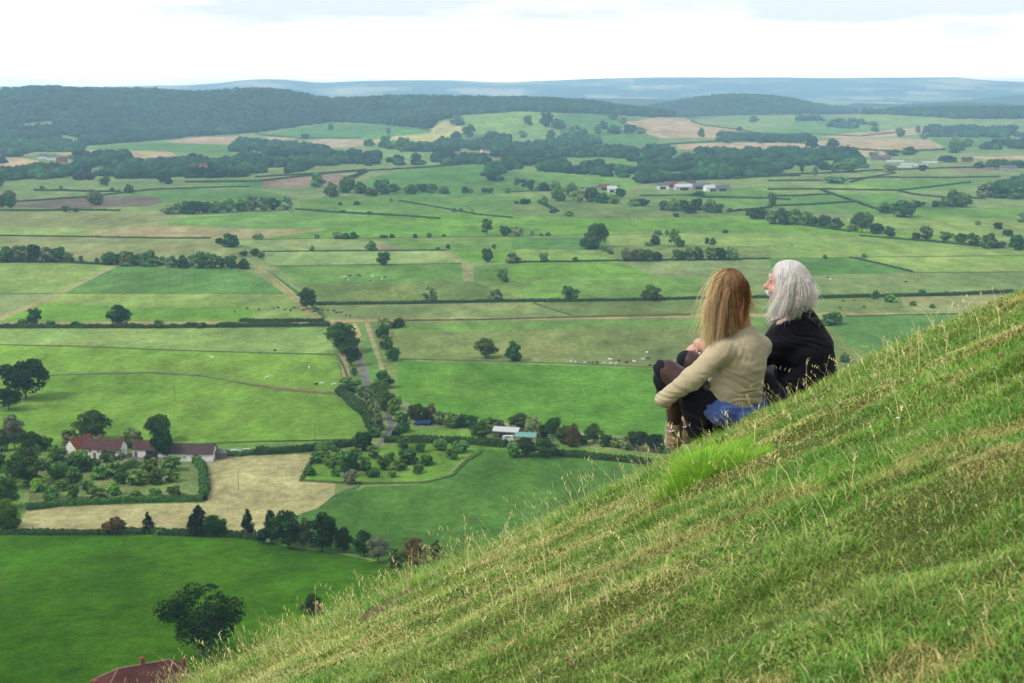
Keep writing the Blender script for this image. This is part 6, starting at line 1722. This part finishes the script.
# ring, sitting on the finger
# jacket
v = Vol(lo, hi, h); mt(v, .022); ma(v, .016)
v.cap(P3(795, 328, 8.46), P3(799, 315, 8.48), .10, .080, k=.05)
v.cap(P3(806, 352, 8.55), P3(812, 372, 8.55), .135, .13, k=.05)
v.cut(P3(797, 313.5, 8.48), np.array([-.42, .1, .90]))
X_, Y_, Z_ = np.meshgrid(*v.ax, indexing='ij')
for wr, el in ((mwL, meL), (mwR, meR)):
    cd = (wr - el) / np.linalg.norm(wr - el)
    f_ = (X_ - wr[0]) * cd[0] + (Y_ - wr[1]) * cd[1] + (Z_ - wr[2]) * cd[2] + .002
    nw = np.sqrt((X_ - wr[0]) ** 2 + (Y_ - wr[1]) ** 2 + (Z_ - wr[2]) ** 2) < .08
    v.d = np.where(nw, np.maximum(v.d, f_.astype(np.float32)), v.d)
del X_, Y_, Z_, f_, nw
def jk(V):
    f = fold(V, (.25, .1, 1), 60, .004, 51, .04) - crease(V, (.45, .1, .9), 38, .012, 53, .03)
    up_ = np.exp(-(np.linalg.norm(V - P3(815, 325, 8.42), axis=1) / .09) ** 2)
    f += up_ * fold(V, (.6, .2, .8), 210, .007, 57, .02)
    return f
skinmesh('jacket', v, clothmat('black_jacket', (.006, .006, .011), .95, .03, 240, .2, .3), mo, jk)
# hood bunched at the back of the neck
v = Vol(lo, hi, h)
v.chain([P3(806, 318, 8.38), P3(815, 323, 8.42), P3(819, 331, 8.50)], [.016, .026, .020], k=.02)
skinmesh('bunched_hood', v, clothmat('black_jacket_rib', (.010, .010, .014), .8, .2, 200, .2), mo, lambda V: fold(V, (.6, .2, .8), 220, .005, 67))
# shirt collar: pale blue with red stripes
m, nt, b = nodemat('striped_shirt')
tc = nt.nodes.new('ShaderNodeTexCoord'); wv = nt.nodes.new('ShaderNodeTexWave'); wv.inputs['Scale'].default_value = 16; wv.inputs['Distortion'].default_value = 1.2
cr_ = nt.nodes.new('ShaderNodeValToRGB'); e_ = cr_.color_ramp.elements; e_[0].position = .15; e_[0].color = (*alb(196, 84, 96), 1); e_[1].position = .32; e_[1].color = (*alb(206, 216, 236, 1.2), 1)
nt.links.new(tc.outputs['Object'], wv.inputs['Vector']); nt.links.new(wv.outputs['Fac'], cr_.inputs['Fac']); nt.links.new(cr_.outputs['Color'], b.inputs['Base Color'])
v = Vol(lo, hi, h)
ring = [P3(770, 322, 8.40), P3(781, 316, 8.36), P3(795, 307, 8.365), P3(807, 303, 8.40), P3(812, 305, 8.48)]
v.chain(ring, [.012, .018, .019, .019, .015], k=.015); v.chain([p + np.array([0, 0.01, .026]) for p in ring[1:]], [.010] * 4, k=.02)
v.cap(P3(797, 318, 8.48), P3(794, 308, 8.47), .085, .072, k=.02)
skinmesh('shirt', v, m, mo, lambda V: fold(V, (.3, .3, 1), 180, .003, 61), label='pale blue striped shirt collar')
# trousers and shoes, mostly behind the woman
v = Vol(lo, hi, h); ml(v, .014)
skinmesh('trousers', v, clothmat('dark_trousers', (.02, .02, .026), .85, .2), mo, lambda V: fold(V, (.5, .2, .8), 70, .006, 71))
LTH = simple('black_leather', (.02, .018, .016), .45, .2, 10, spec=.4)
for an in (maL, maR): v = Vol(lo, hi, h); v.cap(an + np.array([.02, -.01, -.05]), an + np.array([-.16, .08, -.07]), .046, .036, k=.02); skinmesh('shoe', v, LTH, mo)
# hair
radM = np.array([.108, .085, .104]) * 1.08
hcM = hdm + HMM @ (np.array([-.008, 0, .022]) * 1.1)
R_, D_ = scalp(hcM, HMM, radM * .97, 4600, 25, -.45, .50)
# receding hairline: pull the front up a little
px, py = project(R_[:, 0], R_[:, 1], R_[:, 2])
s = np.clip((px - 790) / 22.0, -1, 1); rng = np.random.default_rng(21); n = len(s)
tx = np.interp(s, [-1, -.5, 0, .4, .75, 1], [765, 770, 782, 799, 808, 811]) + rng.normal(0, 2.2, n)
ty = np.interp(s, [-1, -.5, 0, .4, .75, 1], [323, 319, 307, 302, 301, 296]) + rng.normal(0, 3.5, n)
yd = np.interp(s, [-1, 0, .5, 1], [8.33, 8.31, 8.33, 8.44]) + rng.normal(0, .012, n)
far = R_[:, 1] > hcM[1] + .035
yd = np.where(far, yd + .16, yd)
T_ = np.array([P3(a, b, c) for a, b, c in zip(tx, ty, yd)])
wh = np.array([.99, .99, .98]); gy = np.array([.92, .91, .89]); ye = np.array([.84, .78, .64])
mids = np.array([P3(a, b, c) for a, b, c in zip(np.interp(s, [-1, -.5, 0, .5, 1], [781, 783, 790, 804, 814]) + rng.normal(0, 1.5, n), np.interp(s, [-1, 0, 1], [300, 300, 286]), yd - .02)])
m_ = rng.random((n, 1)); c0 = (wh * m_ + gy * (1 - m_)) * rng.uniform(.88, 1.1, (n, 1)); m2 = rng.random((n, 1)) ** 1.5; c1 = (wh * (1 - m2) + ye * m2)
keep = ~(((D_[:, 0] > .12) & (D_[:, 2] < .55) & (rng.random(n) < .93)) | ((D_[:, 0] > .45) & (D_[:, 2] < .8)))
R_, T_, c0, c1, mids = R_[keep], T_[keep], c0[keep], c1[keep], mids[keep]
hairs('hair', mo, hcM, HMM, radM * 1.02, R_, T_, mids, np.minimum(c0, .97), np.minimum(c1, .97), wid=.0015, wave=.024, seed=13, clump=90, mat=HAIR, label='long white hair', streak=.25, layer=.45)
# moustache
n = 420; rng = np.random.default_rng(31)
u = rng.uniform(-1, 1, n)
R2 = np.array([T(.092 - .012 * abs(a), a * .030, -.045 + rng.normal(0, .003)) for a in u]); T2 = np.array([T(.088 - .020 * abs(a) + rng.normal(0, .003), a * .034, -.066 - .014 * abs(a) + rng.normal(0, .004)) for a in u])
hairs('moustache', mo, T(.03, 0, -.05), HMM, np.array([.03, .03, .03]), R2, T2, None, np.tile(wh, (n, 1)), np.tile(wh, (n, 1)) * .97, wid=.0016, wave=.004, seed=17, seg=6, clump=30, mat=HAIR)
n = 260; u = rng.uniform(-1, 1, n)
R2 = np.array([T(.080 - .01 * abs(a), a * .034, .030 + rng.normal(0, .002)) for a in u if abs(a) > .25][:90]); T2 = R2 + np.array([-.006, 0, -.004]) + rng.normal(0, .003, R2.shape)
hairs('eyebrows', mo, T(.03, 0, 0), HMM, np.array([.03, .03, .03]), R2, T2, None, np.tile(gy, (len(R2), 1)), np.tile(wh, (len(R2), 1)), wid=.0012, wave=.001, seed=18, seg=4, clump=30, mat=HAIR)

# ------------------------------------------------------------------ cattle
def cow_mesh(kind):
    v = Vol((-1.5, -.6, -.05), (1.7, .6, 1.8), .05)
    if kind == 'lying':
        v.cap((-.8, 0, .42), (.65, 0, .45), .40, .36, k=.1); v.cap((.75, 0, .55), (1.15, 0, .85), .18, .13, k=.1); v.cap((1.15, 0, .85), (1.4, 0, .72), .13, .09, k=.05)
        for s_ in (-1, 1): v.cap((-.6, s_ * .3, .15), (.1, s_ * .42, .10), .12, .07, k=.06); v.cap((.6, s_ * .25, .14), (1.0, s_ * .3, .08), .09, .06, k=.06)
    else:
        v.cap((-.85, 0, 1.08), (.70, 0, 1.05), .36, .34, k=.1); v.cap((-.8, 0, 1.2), (-.95, 0, 1.15), .25, .2, k=.1)
        hz = .35 if kind == 'grazing' else 1.45
        v.cap((.75, 0, 1.15), (1.2, 0, .8 if kind == 'grazing' else 1.4), .20, .13, k=.1); v.cap((1.2, 0, .75 if kind == 'grazing' else 1.42), (1.42, 0, hz - .1 if kind == 'grazing' else 1.25), .13, .08, k=.06)
        for s_ in (-1, 1):
            v.cap((.60, s_ * .2, .9), (.60, s_ * .2, .45), .13, .07, k=.08); v.cap((.60, s_ * .2, .45), (.62, s_ * .2, .03), .065, .055, k=.04)
            v.cap((-.80, s_ * .2, 1.0), (-.72, s_ * .21, .62), .18, .09, k=.08); v.cap((-.72, s_ * .21, .62), (-.90, s_ * .21, .48), .085, .07, k=.04); v.cap((-.90, s_ * .21, .48), (-.86, s_ * .21, .03), .065, .055, k=.04)
        v.cap((-1.18, 0, 1.3), (-1.25, 0, .65), .04, .05, k=.04)
    V, Q = v.mesh(); return relax(V, Q, 1), Q
cm = {}
def hide(nm, a, b, th):
    m, nt, bs = nodemat(nm); n = noise_node(nt, 1.6, 1, .3)
    cr = nt.nodes.new('ShaderNodeValToRGB'); cr.color_ramp.interpolation = 'CONSTANT'; e_ = cr.color_ramp.elements
    e_[0].position = 0; e_[0].color = (*a, 1); e_[1].position = th; e_[1].color = (*b, 1)
    nt.links.new(n.outputs['Fac'], cr.inputs['Fac']); nt.links.new(cr.outputs['Color'], bs.inputs['Base Color']); return m
HM = dict(w=hide('hide_white', (.62, .60, .54), (.5, .48, .42), .6), b=hide('hide_black', (.02, .02, .02), (.03, .028, .026), .6), p=hide('hide_pied', (.02, .02, .02), (.6, .58, .54), .52), r=hide('hide_brown', (.16, .07, .035), (.2, .1, .05), .6))
CN = dict(w='white', b='black', p='black and white', r='reddish brown')
for kd in ('standing', 'grazing', 'lying'):
    V, Q = cow_mesh(kd)
    for c in HM: cm[kd, c] = mesh('cow', V, Q, True, [HM[c]])
HERDS = [
 ('in the herd on the olive meadow', [(571, 363, 'w'), (575, 363, 'w'), (585, 364, 'w'), (589, 364, 'p'), (593, 364, 'b'), (597, 364, 'b'), (604, 365, 'w'), (610, 361, 'w'), (611, 365, 'w'), (616, 365, 'w'), (619, 361, 'b'), (625, 363, 'r'), (627, 364, 'b'), (634, 363, 'w'), (643, 361, 'w'), (648, 360, 'b'), (647, 353, 'w'), (650, 367, 'b')]),
 ('in the herd of the square green field', [(342, 278, 'w'), (345, 278, 'w'), (346, 280, 'b'), (350, 277, 'b'), (348, 281, 'w'), (355, 278, 'p'), (358, 276, 'b'), (360, 277, 'b'), (372, 277, 'w'), (373, 278, 'w'), (370, 281, 'b'), (382, 280, 'w'), (385, 278, 'b')]),
 ('in the string right of the track tree', [(318, 311, 'b'), (323, 311, 'b'), (328, 311, 'b'), (334, 312, 'b'), (337, 314, 'b'), (341, 314, 'b'), (346, 316, 'b'), (350, 317, 'b'), (304, 311, 'b'), (314, 312, 'b')]),
 ('in the green field left of the track tree', [(259, 310, 'b'), (274, 310, 'b'), (278, 309, 'b'), (285, 311, 'b'), (291, 310, 'b'), (290, 312, 'b'), (294, 309, 'b'), (235, 312, 'b'), (247, 309, 'b')]),
 ('in the bright strip above the big left pasture', [(267, 379, 'w'), (316, 386, 'b'), (322, 385, 'w'), (334, 386, 'w'), (309, 369, 'w'), (275, 351, 'b'), (212, 358, 'w'), (116, 327, 'w')]),
 ('in the tan meadow beyond the man', [(843, 302, 'b'), (854, 301, 'r'), (828, 279, 'b'), (830, 280, 'w'), (906, 283, 'b'), (918, 281, 'r'), (864, 308, 'b'), (840, 309, 'b'), (792, 246, 'b')]),
 ('in the far pasture below the chain of trees', [(632, 219, 'w'), (636, 219, 'w')]),
]
for desc, cs in HERDS:
    cs = sorted(cs)
    for i, (px, py, c) in enumerate(cs):
        kd = random.choice(['standing', 'grazing', 'grazing', 'lying'])
        same = [q for q in cs if q[2] == c]; k = same.index((px, py, c))
        lab = f'{ORD[k]} {CN[c]} cow from the left {desc}' if len(same) > 1 else f'only {CN[c]} cow {desc}'
        o = link('cow', cm[kd, c], None, lab, 'cow', 'cattle ' + desc, loc=at(px, py))
        o.rotation_euler = (0, 0, random.uniform(0, 6.28)); o.scale = (.85, .85, .95)
# ------------------------------------------------------------------ sky, sun and air
w = bpy.data.worlds.new('World'); S.world = w; w.use_nodes = True
nt = w.node_tree; bg = nt.nodes['Background']
EL, AZ = R(48), R(-115)        # the sun's height, and its bearing clockwise from straight ahead
sky = nt.nodes.new('ShaderNodeTexSky'); sky.sky_type = 'NISHITA'; sky.sun_disc = False; sky.sun_elevation = EL; sky.sun_rotation = AZ
sky.air_density = 1; sky.dust_density = 2
sc = nt.nodes.new('ShaderNodeVectorMath'); sc.operation = 'SCALE'; sc.inputs['Scale'].default_value = .10
nt.links.new(sky.outputs['Color'], sc.inputs[0])
tc = nt.nodes.new('ShaderNodeTexCoord')
# a layer of cloud: direction divided by its height gives a flat ceiling
sep = nt.nodes.new('ShaderNodeSeparateXYZ'); nt.links.new(tc.outputs['Generated'], sep.inputs[0])
cb = nt.nodes.new('ShaderNodeMapping'); cb.inputs['Scale'].default_value = (2.6, 2.6, 17.0); nt.links.new(tc.outputs['Generated'], cb.inputs[0])
def cloud(scale, detail, rough, lo, hi, off):
    mp = nt.nodes.new('ShaderNodeMapping'); mp.inputs['Location'].default_value = off; nt.links.new(cb.outputs[0], mp.inputs[0])
    n = nt.nodes.new('ShaderNodeTexNoise'); n.inputs['Scale'].default_value = scale; n.inputs['Detail'].default_value = detail; n.inputs['Roughness'].default_value = rough
    nt.links.new(mp.outputs[0], n.inputs['Vector'])
    up = nt.nodes.new('ShaderNodeMapRange'); up.inputs['From Min'].default_value = .026; up.inputs['From Max'].default_value = .062; up.inputs['To Max'].default_value = .15; nt.links.new(sep.outputs['Z'], up.inputs['Value'])
    sm = nt.nodes.new('ShaderNodeMath'); sm.operation = 'ADD'; nt.links.new(n.outputs['Fac'], sm.inputs[0]); nt.links.new(up.outputs['Result'], sm.inputs[1])
    mr = nt.nodes.new('ShaderNodeMapRange'); mr.inputs['From Min'].default_value = lo; mr.inputs['From Max'].default_value = hi; nt.links.new(sm.outputs[0], mr.inputs['Value'])
    return mr.outputs['Result']
grey = cloud(1.6, 8, .60, .45, .68, CL_OFF)
mixc = nt.nodes.new('ShaderNodeMix'); mixc.data_type = 'RGBA'; nt.links.new(grey, mixc.inputs['Factor'])
mixc.inputs[6].default_value = (.93, .92, .90, 1); mixc.inputs[7].default_value = (.47, .49, .515, 1)
# thin veil: some of the blue sky comes through
mixs = nt.nodes.new('ShaderNodeMix'); mixs.data_type = 'RGBA'; mixs.inputs['Factor'].default_value = .88
nt.links.new(sc.outputs['Vector'], mixs.inputs[6]); nt.links.new(mixc.outputs[2], mixs.inputs[7])
hz = nt.nodes.new('ShaderNodeMapRange'); hz.inputs['From Min'].default_value = .0; hz.inputs['From Max'].default_value = .036; hz.interpolation_type = 'SMOOTHSTEP'
nt.links.new(sep.outputs['Z'], hz.inputs['Value'])
hm_ = nt.nodes.new('ShaderNodeMix'); hm_.data_type = 'RGBA'; nt.links.new(hz.outputs['Result'], hm_.inputs['Factor']); hm_.inputs[6].default_value = (3.6, 3.0, 2.5, 1); hm_.inputs[7].default_value = (1, 1, 1, 1)
hs = nt.nodes.new('ShaderNodeVectorMath'); hs.operation = 'MULTIPLY'; nt.links.new(mixs.outputs[2], hs.inputs[0]); nt.links.new(hm_.outputs[2], hs.inputs[1])
nt.links.new(hs.outputs['Vector'], bg.inputs['Color']); bg.inputs['Strength'].default_value = WORLD_S

sun = bpy.data.lights.new('sun', 'SUN'); sun.energy = SUN_E; sun.angle = R(12); sun.color = (1, .93, .82)
so = bpy.data.objects.new('sun', sun); COL.objects.link(so)
# NISHITA's rotation turns the sun from +Y towards +X
dirv = Vector((math.sin(AZ) * math.cos(EL), math.cos(AZ) * math.cos(EL), math.sin(EL)))
so.rotation_euler = dirv.to_track_quat('Z', 'Y').to_euler()

if HAZE > 0:
    mb = MB(); z0, z1 = -12.0, 268.0
    mb.box((0, 11500, (z0 + z1) / 2), (60000, 25000, z1 - z0))
    m = bpy.data.materials.new('haze_air'); m.use_nodes = True; n_ = m.node_tree; n_.nodes.clear()
    out = n_.nodes.new('ShaderNodeOutputMaterial'); pv = n_.nodes.new('ShaderNodeVolumePrincipled')
    pv.inputs['Color'].default_value = (.45, .72, 1.0, 1); pv.inputs['Density'].default_value = HAZE; pv.inputs['Anisotropy'].default_value = 0
    n_.links.new(pv.outputs[0], out.inputs['Volume'])
    link('haze', mb.me('haze', [m]), label='thin pale blue summer haze lying over the whole valley', kind='stuff')
S.cycles.volume_bounces = 2
S.cycles.max_bounces = 6; S.cycles.diffuse_bounces = 2; S.cycles.glossy_bounces = 2; S.cycles.transmission_bounces = 4; S.cycles.transparent_max_bounces = 8
S.cycles.use_denoising = True
S.cycles.use_adaptive_sampling = False
S.view_settings.view_transform = 'Standard'; S.view_settings.look = 'None'; S.view_settings.gamma = 1; S.view_settings.exposure = EXPO
S.view_settings.use_curve_mapping = False
